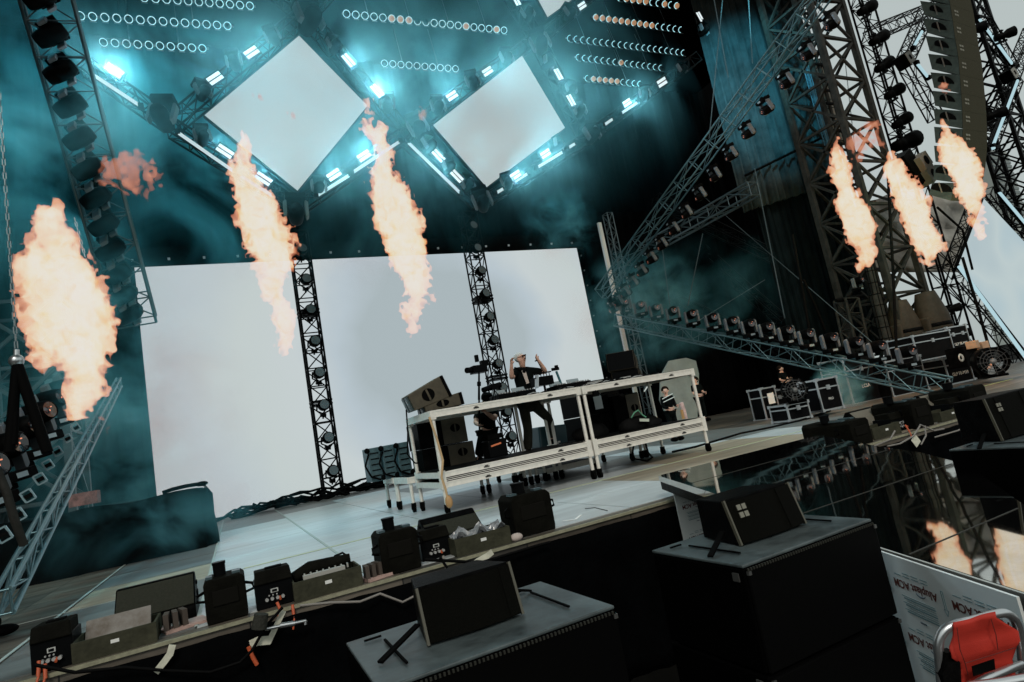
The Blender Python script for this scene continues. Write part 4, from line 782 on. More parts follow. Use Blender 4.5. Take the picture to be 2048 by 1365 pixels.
t = thing('control_case', 'black control case with an orange strap on the left lower deck', 'case', (3.80, 9.1, .62)); b = MB(); b.box((0, 0, .16), (.32, .3, .28)); b.build('body', BLKG, t, bevel=.02); b = MB(); b.box((-.03, -.155, .22), (.18, .012, .025), Matrix.Rotation(rad(-8), 3, 'Y')); b.build('strap', mat('orange_strap', (.75, .2, .08), .5), t); b = MB(); b.box((0, 0, .35), (.26, .22, .08)); b.build('top_unit', BLK, t)
for k, (x, z_, r_) in enumerate(((6.55, .62, .26), (7.0, .62, .2), (5.75, .62, .3), (6.95, .62, .28))):
    b = MB(); b.ball((x, 9.1+.1*k, z_+r_*.3), r_, (1.3, .7, .55), 8); o = b.build('equipment_bag', mat('black_bag_cloth', (.02, .02, .02), .8, 0, .3, 6, .6, 12)); d_ = o.modifiers.new('d', 'DISPLACE'); tx = bpy.data.textures.new('crumple', 'CLOUDS'); tx.noise_scale = .14; d_.texture = tx; d_.strength = .1
    tag(o, ['soft black bag with a green cord on the right lower deck', 'small soft black bag near the right end of the lower deck', 'flat dark cloth heap at the left of the right lower deck', 'dark cloth heap behind the small bag'][k], 'bag')
b = MB(); b.tube([(6.42, 8.95, .84), (6.47, 8.9, .92), (6.56, 8.9, .95), (6.64, 8.92, .86), (6.7, 8.9, .80)], .013); tag(b.build('green_cord', mat('green_cord', (.12, .35, .22), .6)), 'pale green cord lying on the soft black bag', 'cord')
b = MB(); b.box((6.62, 8.86, .76), (.2, .012, .05), Matrix.Rotation(rad(10), 3, 'Y')); tag(b.build('name_tag', mat('tag_print', (.55, .6, .5), .6)), 'printed tag on the soft black bag', 'tag')
line('ratchet_strap', 'pale ratchet strap hanging down the left front of the risers', 'strap', [(2.62, 8.48, 1.42), (2.66, 8.42, 1.1), (2.69, 8.40, .78), (2.63, 8.40, .55), (2.66, 8.40, .38), (2.67, 8.40, .22)], .018, mat('tan_strap', (.52, .34, .18), .7))
b = MB(); b.ball((2.68, 8.40, .20), .07, (.8, .6, 1.3)); tag(b.build('tan_mallet', mat('tan_leather', (.42, .24, .10), .5)), 'tan bulb hanging at the end of the strap by the left riser', 'bulb')
line('hanging_cable', 'thin black cable falling from the left table speaker', 'cable', [(2.5, 9.2, 1.62), (2.42, 9.0, 1.3), (2.36, 9.0, .95), (2.5, 9.2, .8), (2.62, 9.4, .78)], .012, CBL)
line('hanging_cable', 'black cable looping under the right riser to the floor', 'cable', [(6.55, 9.2, .4), (6.5, 9.3, .12), (6.75, 9.2, .02), (7.1, 9.5, .03), (7.25, 9.8, .1), (7.3, 9.9, .4)], .02, CBL)
tf = thing('table_clamp', 'small clamp and lamp arm hooked under the table middle', 'clamp', (5.5, 8.5, 1.4)); b = MB(); b.tube([(0, 0, 0), (.1, -.02, -.1), (.3, 0, -.06), (.5, 0, -.15)], .014); b.box((0, 0, -.05), (.1, .05, .09)); b.ball((.5, 0, -.16), .04); b.build('arm', BLK, tf)
b = MB(); b.box(A(1196, 803, 10.0), (.18, .01, .30)); o = b.build('paper_or_led_patch', mat('led_gap_patch', (.7, .74, .76), .6)); tag(o, 'pale patch standing in for the LED wall seen under the right riser', 'sheet')  # flat patch in place of the LED wall showing through
# ------------------------------------------------------------------ people
def skin_mesh(name, vs, es, material, parent=None, sub=2, root=0):
    me = bpy.data.meshes.new(name); me.from_pydata([tuple(v[0]) for v in vs], es, []); o = bpy.data.objects.new(name, me); COL.objects.link(o)
    sk = o.modifiers.new('skin', 'SKIN'); sk.use_smooth_shade = True; ly = me.skin_vertices[0].data if me.skin_vertices else None
    if ly is None:
        bpy.context.view_layer.objects.active = o; bm = bmesh.new(); bm.from_mesh(me); bm.verts.layers.skin.verify(); bm.to_mesh(me); bm.free(); ly = me.skin_vertices[0].data
    for i, v in enumerate(vs):
        r = v[1]; ly[i].radius = (r, r) if not isinstance(r, tuple) else r; ly[i].use_root = (i == root)
    ss = o.modifiers.new('sub', 'SUBSURF'); ss.levels = sub; ss.render_levels = sub
    dg = bpy.context.evaluated_depsgraph_get(); dg.update(); m2 = bpy.data.meshes.new_from_object(o.evaluated_get(dg)); bpy.data.objects.remove(o)
    m2.materials.clear(); m2.materials.append(material); m2.polygons.foreach_set('use_smooth', [True]*len(m2.polygons)); o = bpy.data.objects.new(name, m2); COL.objects.link(o); o.parent = parent; return o
def person(label, J, look, shirt, trousers, hair=None, sleeves='short', hat=None, group=None, shoe=None, s=1.0, glasses=False):
    base = (J['ankL']+J['ankR'])/2; t = thing('person', label, 'person', base); q = {k: v-base for k, v in J.items()}; look = V(look).normalized()
    upv = (q['head']-q['neck']).normalized(); side = look.cross(upv).normalized()
    vs = []; es = []
    def add(p, r, par=None): vs.append((p, r*s if not isinstance(r, tuple) else (r[0]*s, r[1]*s))); 
    def node(p, r, par=None):
        add(p, r); i = len(vs)-1
        if par is not None: es.append((par, i))
        return i
    pel = node(q['pelvis'], .12); sp = node(q['pelvis'].lerp(q['neck'], .45), .11, pel); ch = node(q['pelvis'].lerp(q['neck'], .82), .13, sp); nk = node(q['neck'], .052, ch)
    jw = node(q['neck'].lerp(q['head'], .55)+look*.02, .062, nk); hd_ = node(q['head'], .084, jw); cr = node(q['head']+upv*.07-look*.01, .078, hd_)
    nb = node(q['head']-upv*.012+look*.088, .013, hd_); node(q['head']-upv*.03+look*.108, .012, nb)
    for sg in (-1, 1): node(q['head']-upv*.01+side*sg*.088, .014, hd_)
    for S in 'LR':
        sh = node(q['sh'+S], .058, ch); e_ = node(q['el'+S], .047, sh); m_ = node(q['el'+S].lerp(q['wr'+S], .35), .047, e_); w_ = node(q['wr'+S], .030, m_); hd = (q['wr'+S]-q['el'+S]).normalized(); pm = node(q['wr'+S]+hd*.06, (.030, .018), w_)
        ac = hd.cross(look); ac = ac.normalized() if ac.length > .1 else side; cu = ac.cross(hd)
        for f in range(4):
            o_ = ac*((f-1.5)*.020); k = node(q['wr'+S]+hd*.095+o_, .009, pm); k = node(q['wr'+S]+hd*(.120+.008*(f in (1, 2)))+o_*1.1+look*.012, .0085, k); node(q['wr'+S]+hd*(.128+.01*(f in (1, 2)))+o_*1.1+look*.034, .007, k)
        k = node(q['wr'+S]+hd*.035+ac*.040, .011, pm); node(q['wr'+S]+hd*.072+ac*.055+look*.015, .009, k)
        hp = node(q['hip'+S], .085, pel); kn = node(q['kn'+S], .058, hp); cf = node(q['kn'+S].lerp(q['ank'+S], .3), .055, kn); an = node(q['ank'+S], .036, cf); node(q['toe'+S], .032, an)
    skin_mesh('body', vs, es, SKIN, t)
    # shirt
    vs, es = [], []
    pel = node(q['pelvis']+V((0, 0, .02)), .155); sp = node(q['pelvis'].lerp(q['neck'], .4), .150, pel); ch = node(q['pelvis'].lerp(q['neck'], .8), .150, sp); cl = node(q['pelvis'].lerp(q['neck'], .95), .085, ch)
    for S in 'LR':
        sh = node(q['sh'+S], .080, ch)
        if sleeves == 'short': node(q['sh'+S].lerp(q['el'+S], .45), .074, sh); node(q['sh'+S].lerp(q['el'+S], .78), .070, len(vs)-1)
        else: e_ = node(q['el'+S], .062, sh); node(q['wr'+S], .042, e_)
    skin_mesh('shirt', vs, es, shirt, t)
    vs, es = [], []
    pel = node(q['pelvis'], .140)
    for S in 'LR': hp = node(q['hip'+S], .112, pel); kn = node(q['kn'+S], .086, hp); node(q['ank'+S]+V((0, 0, .02)), .088, kn)
    skin_mesh('trousers', vs, es, trousers, t)
    for S in 'LR':
        b = MB(); d = (q['toe'+S]-q['ank'+S]); b.ball(q['ank'+S].lerp(q['toe'+S], .5)-V((0, 0, .02)), .13, (.55 if abs(d.y) > abs(d.x) else 1, 1 if abs(d.y) > abs(d.x) else .55, .42)); b.build('shoe', shoe or BLK, t)
    if hair:
        b = MB(); c = q['head']+upv*.050-look*.012; M = axes(side, upv); pr = [(.098*math.sin(a), -.098*math.cos(a)*.98) for a in [math.pi*(.50+.5*i/8) for i in range(9)]]; b.ball(c-look*.026-upv*.022, .093, (1, 1, 1), 12); b.build('hair', hair, t)
    if hat:
        b = MB(); c = q['head']+upv*.05; M = axes(side, upv); b.lathe([(.112, -.01), (.114, .03), (.10, .075), (.05, .10), (.001, .103)], c, M, 16); 
        v0 = [c+look*.10+side*x*.09-upv*.0 for x in (-1, 1)]; b.add([v0[0], v0[1], v0[1]+look*.075-side*.03-upv*.02, v0[0]+look*.075+side*.03-upv*.02, v0[0]+upv*.012, v0[1]+upv*.012, v0[1]+look*.075-side*.03-upv*.01, v0[0]+look*.075+side*.03-upv*.01], [(0,1,2,3),(7,6,5,4),(0,4,5,1),(1,5,6,2),(2,6,7,3),(3,7,4,0)]); b.build('cap', hat, t)
    b = MB(); b.box(q['head']-upv*.052+look*.082, (.012, .012, .012)); b.box(q['head']-upv*.055+look*.078+side*.0, (.03, .03, .012), axes(side, upv)); b.build('mouth', mat('lip_dark', (.14, .04, .03), .5), t)
    b = MB()
    for sg in (-1, 1): b.ball(q['head']+upv*.016+look*.076+side*sg*.030, .011)
    b.build('eyes', mat('eye_white', (.55, .52, .5), .3), t)
    if glasses:
        b = MB(); M = axes(side, upv)
        for sg in (-1, 1): b.box(q['head']+upv*.018+look*.095+side*sg*.032, (.048, .010, .030), M); b.bar(q['head']+upv*.022+look*.09+side*sg*.064, q['head']+upv*.02+side*sg*.09-look*.0, .008)
        b.bar(q['head']+upv*.025+look*.098-side*.03, q['head']+upv*.025+look*.098+side*.03, .01); b.build('sunglasses', mat('brown_lens', (.05, .025, .015), .15), t)
    return t
BSH = mat('black_shirt_cloth', (.010, .014, .014), .85, 0, .3, 8, .4, 18); BTR = mat('dark_olive_trouser', (.035, .034, .026), .85, 0, .3, 6, .4, 12); HAIR = mat('silver_hair', (.50, .50, .48), .6, 0, .2, 40)
def P(x, y, Y): return A(x, y, Y)
Yd = 9.75
dj = person('DJ with bleached hair and sunglasses raising both hands behind the table', dict(pelvis=P(1053, 806, Yd), neck=P(1045, 737, Yd), head=P(1041, 717, Yd-.03), shL=P(1031, 743, Yd), shR=P(1062, 742, Yd), elL=P(1023, 757, Yd-.14), wrL=P(1023, 732, Yd-.25), elR=P(1092, 745, Yd-.08), wrR=P(1077, 722, Yd-.22),
    hipL=P(1047, 812, Yd), hipR=P(1066, 808, Yd), knL=P(1056, 858, Yd-.02), ankL=P(1056, 905, Yd), toeL=P(1060, 913, Yd-.18), knR=P(1098, 838, Yd+.1), ankR=P(1104, 878, Yd+.3), toeR=P(1108, 886, Yd+.15)), (.30, -.92, .14), BSH, BTR, hair=HAIR, glasses=True)
b0_ = dj.location
b = MB(); c = P(1049, 752, Yd-.17)-b0_; b.add([c+V((-.035, 0, .10)), c+V((.035, -.01, .09)), c+V((.06, -.015, -.14)), c+V((.0, -.02, -.15))], [(0, 1, 2, 3)]); o = b.build('undershirt', mat('white_vest', (.50, .42, .37), .8), dj); m_ = o.modifiers.new('s', 'SOLIDIFY'); m_.thickness = .01
b = MB(); c = P(1048, 743, Yd-.16)-b0_; b.ball(c, .045, (1, .6, 1)); b.tube([c, c+V((.08, .06, .05)), c+V((.10, .16, .08))], .018); b.tube([c, c+V((-.07, .06, .06)), c+V((-.09, .16, .1))], .018); b.build('headphones', BLK, dj)
b = MB(); c = P(1073, 722, Yd-.22)-b0_; b.bar(c, c+V((-.02, 0, .001)), .06, .02); c = P(1079, 725, Yd-.2)-b0_; b.ball(c, .034, (1, 1, .5)); b.build('wristwatch', BLK, dj)
Yo = 10.15
person('camera operator in black behind the left riser, head hidden by the table', dict(pelvis=P(975, 866, Yo), neck=P(973, 816, Yo), head=P(974, 802, Yo-.08), shL=P(958, 824, Yo), shR=P(989, 820, Yo), elL=P(951, 846, Yo-.1), wrL=P(958, 850, Yo-.32), elR=P(990, 838, Yo-.25), wrR=P(972, 826, Yo-.35),
    hipL=P(967, 872, Yo), hipR=P(984, 868, Yo), knL=P(961, 893, Yo-.08), ankL=P(958, 915, Yo), toeL=P(956, 919, Yo-.18), knR=P(994, 889, Yo-.05), ankR=P(1001, 908, Yo), toeR=P(1002, 913, Yo-.18)), (-.1, -.9, .3), BSH, BSH, hat=BLK)
b = MB(); b.cyl(P(959, 862, Yo-.36), P(958, 792, Yo-.36), .016); b.box(P(959, 866, Yo-.36), (.1, .08, .1)); tag(b.build('hand_pole', BLK), 'black camera pole held by the operator in black', 'pole')
def standing(label, px, foot, head, Y, look, sh=BSH, tr=BSH, **k):
    f_ = P(px, foot, Y); h_ = P(px, head, Y); h_ = V((f_.x, Y, h_.z)); Ht = (h_.z-f_.z)/.93; g = lambda x, y, z: V((f_.x+x*Ht, Y+y*Ht, f_.z+z*Ht))
    return person(label, dict(pelvis=g(0, 0, .53), neck=g(0, 0, .835), head=g(0, 0, .925), shL=g(-.11, 0, .80), shR=g(.11, 0, .80), elL=g(-.14, -.02, .63), wrL=g(-.10, -.14, .60), elR=g(.14, -.02, .63), wrR=g(.08, -.15, .62), hipL=g(-.055, 0, .50), hipR=g(.055, 0, .50), knL=g(-.06, -.02, .28), knR=g(.06, -.02, .28), ankL=g(-.065, 0, .045), ankR=g(.065, 0, .045), toeL=g(-.07, -.09, .015), toeR=g(.07, -.09, .015)), look, sh, tr, s=Ht/1.78, **k)
standing('crew member in a dark cap and headset standing among the cases at right', 1978, 800, 695, 10.0, (-.5, -.8, 0), hat=mat('grey_cap', (.10, .10, .09), .7), sleeves='long')
standing('dim crew member with glasses beside the tall rack', 1578, 806, 735, 14.2, (.1, -1, 0), hair=mat('dark_hair', (.03, .02, .015), .7))
standing('crew member in a jacket with pale reflective stripes under the right riser', 1352, 880, 778, 11.6, (-.6, -.8, 0), sleeves='long', hair=mat('dark_hair', (.03, .02, .015), .7))
standing('dark crew member silhouetted against the pale backdrop right of the table', 1408, 842, 758, 13.4, (-.9, -.4, 0), hair=mat('dark_hair', (.03, .02, .015), .7))
b = MB(); c = P(1335, 793, 11.3); b.box(c, (.34, .01, .018), Matrix.Rotation(rad(-14), 3, 'Y')); b.box(c+V((.02, 0, -.08)), (.36, .01, .016), Matrix.Rotation(rad(-12), 3, 'Y')); b.box(P(1292, 778, 11.3), (.17, .01, .03), Matrix.Rotation(rad(-40), 3, 'Y')); o = b.build('reflective_stripes', mat('pale_reflective', (.7, .75, .75), .4)); tag(o, 'pale reflective stripes on the dark jacket under the right riser', 'stripes')
# pale cloth backdrop behind crew
vs = [A(x, y, 15.0) for x, y in ((1320, 800), (1322, 752), (1338, 722), (1372, 716), (1392, 722), (1398, 748), (1396, 800), (1395, 850), (1345, 860))]
b = MB(); b.add(vs+[v+V((0, .05, 0)) for v in vs], [tuple(range(9)), tuple(range(17, 8, -1))]+[(k, (k+1) % 9, 9+(k+1) % 9, 9+k) for k in range(9)]); tag(b.build('pale_sheet', mat('pale_canvas', (.24, .28, .27), .8, 0, .15, 2)), 'pale ragged canvas sheet standing right behind the DJ table', 'canvas')
b = MB(); b.tube([P(1362, 806, 11.0), P(1368, 822, 11.0), P(1373, 838, 11.0)], [.05, .045, .03]); tag(b.build('rolled_cloth', mat('pink_cloth', (.62, .42, .40), .7, 0, .3, 10)), 'pinkish rolled cloth near the right end of the lower deck', 'cloth')
b = MB(); b.cyl(P(1363, 820, 10.9), P(1367, 838, 10.9), .035); tag(b.build('wooden_stick', mat('stick_wood', (.45, .25, .10), .5)), 'short brown wooden piece below the pinkish cloth', 'stick')
b = MB(); b.ball(G(8, 1268, 0.03)+V((-.02, .02, .03)), .12, (1.1, .5, .45)); b.ball(G(-10, 1262, 0.03)+V((0, 0, .08)), .07, (.8, .7, 1)); tag(b.build('shoe', BLK), 'dark shoe of someone standing beyond the left edge', 'shoe')
# ------------------------------------------------------------------ things along the front edge
def spark(label, xl, xr, yb, yt, Y, deep=.34, cx=.4):
    x0, x1 = A(xl, yb, Y).x, A(xr, yb-(xr-xl)*.27, Y).x; zt = A(xl, yt, Y).z; w_ = x1-x0
    t = thing('spark_machine', label, 'stage effect machine', ((x0+x1)/2, Y, 0), group='spark machines along the stage edge'); c = w_*.10
    b = MB(); b.prism([(-w_/2+c*.2, 0), (w_/2-c*.2, 0), (w_/2, .05), (w_/2, zt-c), (w_/2-c, zt), (-w_/2+c, zt), (-w_/2, zt-c), (-w_/2, .05)], 0, deep); b.build('housing', DARK, t, bevel=.01)
    b = MB(); b.box((0, -.006, zt*.56), (w_*.62, .01, zt*.34)); b.build('recess_panel', mat('dark_recess', (.018, .017, .014), .6), t, bevel=.004)
    b = MB(); b.cyl((w_*(cx-.5), deep*.5, zt), (w_*(cx-.5), deep*.5, zt+.085), w_*.155, n=16); b.cyl((w_*(cx-.5), deep*.5, zt+.085), (w_*(cx-.5), deep*.5, zt+.105), w_*.17, n=16); b.build('nozzle', BLKG, t)
    b = MB(); b.box((w_*.3, deep*.35, zt+.008), (w_*.2, deep*.25, .02)); b.box((-w_*.36, deep*.3, zt+.008), (w_*.16, deep*.3, .02)); b.build('top_catch', mat('teal_catch', (.05, .08, .09), .3), t)
    b = MB()
    for s in (-1, 1): b.tube([(s*w_*.5, deep*.3, zt*.72), (s*(w_*.5+.05), deep*.2, zt*.68), (s*(w_*.5+.055), deep*.2, zt*.55), (s*w_*.5, deep*.3, zt*.5)], .012, 6)
    b.build('handle', BLK, t); return t
def console(label, xl, xr, yb, yt, Y, deep=.26):
    x0, x1 = A(xl, yb, Y).x, A(xr, yb-(xr-xl)*.2, Y).x; zt = A(xl, yt, Y).z; w_ = x1-x0
    t = thing('flame_projector', label, 'stage effect machine', ((x0+x1)/2, Y, 0), group='small control boxes along the stage edge')
    b = MB(); b.box((0, deep/2, zt*.36), (w_, deep, zt*.72)); b.build('base_box', BLKG, t, bevel=.008); b = MB(); b.add([V((-w_*.5, -.02, zt*.66)), V((w_*.5, -.02, zt*.66)), V((w_*.46, deep*.9, zt*.62)), V((-w_*.46, deep*.9, zt*.62)), V((-w_*.46, .01, zt)), V((w_*.46, .01, zt*1.0)), V((w_*.46, deep*.9, zt*.97)), V((-w_*.46, deep*.9, zt*.97))], [(3,2,1,0),(4,5,6,7),(0,1,5,4),(1,2,6,5),(2,3,7,6),(3,0,4,7)]); b.build('hood', DARK, t, bevel=.01)
    b = MB(); b.box((w_*.05, deep*.4, zt+.003), (w_*.45, deep*.25, .012)); b.build('vent_slot', RUB, t)
    b = MB(); b.box((0, -.006, zt*.44), (w_*.20, .008, zt*.10)); b.build('display_frame', mat('pale_print', (.45, .46, .44), .5), t); b = MB(); b.box((0, -.011, zt*.44), (w_*.13, .004, zt*.06)); b.build('display', BLKG, t)
    b = MB()
    for i in range(4): b.cyl((w_*(-.22+.14*i), -.03, zt*.24), (w_*(-.22+.14*i), 0, zt*.24), .013, n=8)
    for i in range(3): b.cyl((w_*(-.15+.1*i), -.012, zt*.33), (w_*(-.15+.1*i), 0, zt*.33), .006, n=6)
    b.build('socket', mat('grey_knob', (.35, .35, .34), .5), t)
    b = MB(); b.cyl((w_*.12, -.045, zt*.19), (w_*.12, -.01, zt*.24), .009, n=8); b.build('orange_plug', ORG, t); return t
def tray(label, xl, xr, yb, yr, yt, Y, deep=.32, fill='cloth'):
    x0, x1 = A(xl, yb, Y).x, A(xr, yr, Y).x; zt = A(xl, yt, Y).z; w_ = x1-x0; e = .018
    t = thing('open_box', label, 'open wooden box', ((x0+x1)/2, Y, 0), group='open wooden boxes along the stage edge'); b = MB()
    b.box((0, 0, zt/2), (w_, e, zt)); b.box((0, deep, zt/2), (w_, e, zt)); b.box((-w_/2+e/2, deep/2, zt/2), (e-.002, deep-e, zt*.998)); b.box((w_/2-e/2, deep/2, zt/2), (e-.002, deep-e, zt*.998)); b.box((0, deep/2, .02), (w_-e*2, deep-e, .03)); b.build('box_walls', WOOD, t)
    b = MB(); b.box((0, -e/2-.002, zt*.62), (w_*.10, .003, zt*.17)); b.build('paper_tag', WHT, t)
    if fill == 'lid': b = MB(); b.box((0, deep*.6, zt*1.12), (w_*.8, .02, zt*1.2), Matrix.Rotation(rad(-38), 3, 'X')); b.build('leaning_lid', mat('dusty_brown_lid', (.10, .075, .055), .8, 0, .7, 5, .3, 30, col2=(.24, .22, .20)), t)
    elif fill == 'keys':
        b = MB(); b.tube([(-w_*.45, deep*.7, zt*1.0), (-w_*.2, deep*.75, zt*1.28), (.1*w_, deep*.8, zt*1.25), (w_*.42, deep*.7, zt*1.3)], [.05, .06, .055, .04], 8); b.build('rolled_blanket', DARK, t); b = MB(); b.box((-w_*.02, deep*.35, zt*1.02), (w_*.62, .05, .03)); [b.box((-w_*.3+.05*i, deep*.45, zt*1.06), (.012, .03, .035)) for i in range(8)]; b.build('pale_ledge', mat('pale_ledge', (.34, .33, .30), .6), t)
    elif fill == 'bag':
        b = MB(); vs = []; nn = 14
        for j in range(nn+1):
            for i in range(nn+1): vs.append(((i/nn-.5)*w_*.9, deep*(.06+.85*j/nn), zt*.9+.05*math.sin(i*1.1+j*.7)*math.cos(j*.9)+.03*random.random()))
        b.add(vs, [(j*(nn+1)+i, j*(nn+1)+i+1, (j+1)*(nn+1)+i+1, (j+1)*(nn+1)+i) for j in range(nn) for i in range(nn)]); o = b.build('plastic_sheet', mat('clear_grey_plastic', (.20, .21, .22), .18, 0, .4, 12), t); s_ = o.modifiers.new('s', 'SOLIDIFY'); s_.thickness = .004
    return t
def wedge(label, xl, yl, xr, yr, yt, Y, mt=WEDG, deep=.5, side=BLK):
    x0, x1 = A(xl, yl, Y).x, A(xr, yr, Y).x; zt = A(xl, yt, Y+.28).z; w_ = x1-x0
    t = thing('wedge_monitor', label, 'stage monitor', ((x0+x1)/2, Y, 0), group='wedge monitors along the stage edge'); R = Matrix.Rotation(rad(90), 3, 'Z')
    b = MB(); b.prism([(0, 0), (deep*.95, 0), (deep, .10), (deep*.62, zt), (deep*.5, zt), (0, .09)], -w_/2, w_/2, R); b.build('cabinet', side, t, bevel=.012)
    b = MB(); n_ = V((0, -(zt-.09), deep*.5)).normalized()*.006; b.add([V((-w_*.48, .015, .11))+n_, V((w_*.48, .015, .11))+n_, V((w_*.48, deep*.48, zt-.02))+n_, V((-w_*.48, deep*.48, zt-.02))+n_], [(0, 1, 2, 3)]); o = b.build('grille', mt, t); s_ = o.modifiers.new('s', 'SOLIDIFY'); s_.thickness = .008
    b = MB()
    for s in (-1, 1): b.box((s*(w_/2+.004), deep*.6, zt*.45), (.01, .10, .05)); b.box((s*(w_/2+.004), deep*.6, zt*.72), (.01, .08, .03))
    b.build('side_handle', RUB, t); return t
# left to right
console('black control box at the far left of the stage edge', 62, 148, 1342, 1258, 5.45, .3)
tray('open wooden box with a leaning dusty lid at the left of the stage edge', 145, 316, 1330, 1288, 1288, 5.43, .34, 'lid')
wedge('leftmost wedge monitor behind the open box with the dusty lid', 226, 1258, 393, 1225, 1182, 5.95)
spark('leftmost spark machine on the stage edge', 414, 498, 1251, 1163, 5.46)
console('control box right of the leftmost spark machine', 513, 590, 1214, 1146, 5.50)
tray('open wooden box holding a rolled blanket and a pale ledge', 590, 727, 1208, 1170, 1166, 5.42, .32, 'keys')
spark('spark machine left of the middle of the stage edge', 768, 845, 1154, 1067, 5.46)
console('control box beside the middle spark machine', 846, 905, 1122, 1062, 5.62)
tray('open wooden box holding crumpled clear plastic', 914, 1024, 1116, 1087, 1079, 5.44, .36, 'bag')
wedge('wedge monitor behind the box of crumpled plastic', 858, 1080, 968, 1050, 1036, 6.15)
spark('spark machine standing right of the plastic-filled box', 1035, 1113, 1078, 992, 5.50)
tray('small open box at the foot of the fourth spark machine', 1749, 1803, 882, 867, 856, 5.5, .3, None); spark('spark machine at the corner of the glossy runway', 1709, 1747, 890, 840, 5.42, .75, cx=.1)
wedge('pale faced wedge monitor behind the small open box', 1737, 858, 1783, 846, 815, 5.9, mat('pale_wedge_grille', (.15, .135, .105), .7, 0, .1, 60, .4, 320))
console('control box left of the fifth spark machine', 1785, 1826, 862, 826, 5.6); spark('fifth spark machine from the left on the stage edge', 1832, 1868, 851, 800, 5.45, .6, cx=.0)
tray('small open box right of the fifth spark machine', 1884, 1932, 847, 834, 824, 5.45, .3, None)
wedge('pale faced wedge monitor between the fifth and sixth spark machines', 1876, 822, 1918, 808, 782, 5.9, MATS['pale_wedge_grille'])
console('control box left of the rightmost spark machine', 1903, 1940, 826, 796, 5.6); spark('rightmost spark machine on the stage edge', 1948, 1981, 820, 772, 5.45, .6, cx=.1)
tray('rightmost small open box on the stage edge, cut by the frame', 2017, 2075, 812, 800, 790, 5.45, .3, None)
for k, (lb, a, b_) in enumerate((('black ramp foot beside the runway corner spark machine', (1645, 872), (1665, 866)),)):
    p = G(*a); b = MB(); b.box(p+V((.1, 0, .1)), (.3, .07, .05)); b.tube([p+V((0, 0, .1)), p+V((-.06, 0, .14)), p+V((0, 0, .18))], .01); tag(b.build('bracket_arm', BLK), lb, 'bracket')
# small stuff: blocks, tape, cables, brush
def blocks(label, x, y, n=3, s=1.0):
    p = G(x, y); t = thing('wood_offcuts', label, 'wood offcuts', p); b = MB()
    for i in range(n): b.box(((i-1)*.045*s, .02*i, .06*s), (.03*s, .12*s, .12*s), Matrix.Rotation(rad(8*i), 3, 'Z'))
    b.build('dark_block', mat('brown_block', (.06, .045, .035), .7), t); b = MB(); b.box((.05*s, .05, .015), (.26*s, .2*s, .025), Matrix.Rotation(.3, 3, 'Z')); b.build('pink_board', mat('pinkish_board', (.42, .28, .24), .7, 0, .2, 9), t); return t
blocks('pinkish offcuts and dark blocks right of the leftmost box', 352, 1262, 3, 1.2); blocks('pinkish offcuts left of the middle spark machine', 747, 1160, 3, 1.1)
b = MB(); b.ball(G(1036, 1080)+V((-.02, -.02, .03)), .055, (1.2, .8, .7)); tag(b.build('crumpled_tissue', mat('pink_tissue', (.5, .42, .38), .8)), 'crumpled pale tissue left of the third spark machine', 'tissue')
def hang(label, pts, wd, material, name='tape_strip', cat='tape'):
    b = MB(); P_ = [V(p) for p in pts]
    for i in range(len(P_)-1): b.bar(P_[i], P_[i+1]+(P_[i+1]-P_[i]).normalized()*wd*.3, wd, .004, up=(0, -1, .1))
    return tag(b.build(name, material), label, cat)
YS = SY-.16
CT = mat('pale_cloth_tape', (.58, .57, .46), .8, 0, .15, 15)
hang('pale tape hanging below the leftmost open box', [A(345, 1290, YS), A(340, 1308, YS), A(330, 1322, YS), A(314, 1342, YS)], .045, CT)
hang('pale tape hanging below the left control box', [A(567, 1222, YS), A(556, 1245, YS), A(538, 1283, YS)], .04, CT); hang('short folded tape near the orange tipped cable', [A(500, 1290, YS), A(515, 1283, YS), A(536, 1281, YS)], .06, CT)
hang('pale tape hanging at the plastic-filled box', [A(985, 1104, YS), A(975, 1112, YS), A(957, 1122, YS), A(942, 1133, YS), A(948, 1152, YS)], .05, CT)
hang('small pale tag hanging left of the far right sub', [A(1836, 876, YS), A(1830, 885, YS)], .12, CT)
b = MB(); b.tube([A(497, 1294, YS-.03), A(504, 1312, YS-.03), A(514, 1330, YS-.03)], .016); tag(b.build('orange_cable_end', ORG), 'orange cable end hanging under the stage edge', 'plug')
b = MB(); b.cyl(A(518, 1258, YS-.12), A(523, 1228, YS-.12), .055, .05, 14); tag(b.build('microphone_windshield', mat('foam_windshield', (.035, .035, .03), .95, 0, .2, 40, .4, 90)), 'grey foam microphone windshield under the left control box', 'microphone')
b = MB(); b.cyl(A(530, 1259, YS-.06), A(612, 1242, YS-.06), .012); b.cyl(A(560, 1252, YS-.06), A(590, 1247, YS-.06), .02); b.cyl(A(612, 1242, YS-.06), A(611, 1250, YS-.06), .012); tag(b.build('boom_pole', STEEL), 'short metal microphone arm under the left control box', 'stand arm')
rc = random.Random(11)
def cab(label, pts, r=.012, m_=CBL): return line('cable', label, 'cable', pts, r, m_)
cab('thin black cable drooping under the left half of the stage edge', [A(x, y, YS-.04) for x, y in ((70, 1330), (150, 1345), (250, 1335), (340, 1342), (420, 1345), (480, 1325), (505, 1300), (530, 1255), (565, 1215))])
cab('grey cable crossing the black skirt under the middle boxes', [A(x, y, YS-.04) for x, y in ((600, 1212), (660, 1206), (720, 1204), (760, 1188), (805, 1205), (830, 1192))], .011, GCBL)
cab('black cable hanging from the middle control box to the front speaker', [A(x, y, YS-.05) for x, y in ((880, 1115), (893, 1135), (897, 1155), (880, 1160), (905, 1168))])
cab('dark cable along the skirt below the right end of the boxes', [A(x, y, YS-.04) for x, y in ((850, 1120), (900, 1122), (960, 1126), (1030, 1105), (1080, 1090), (1100, 1085))], .014)
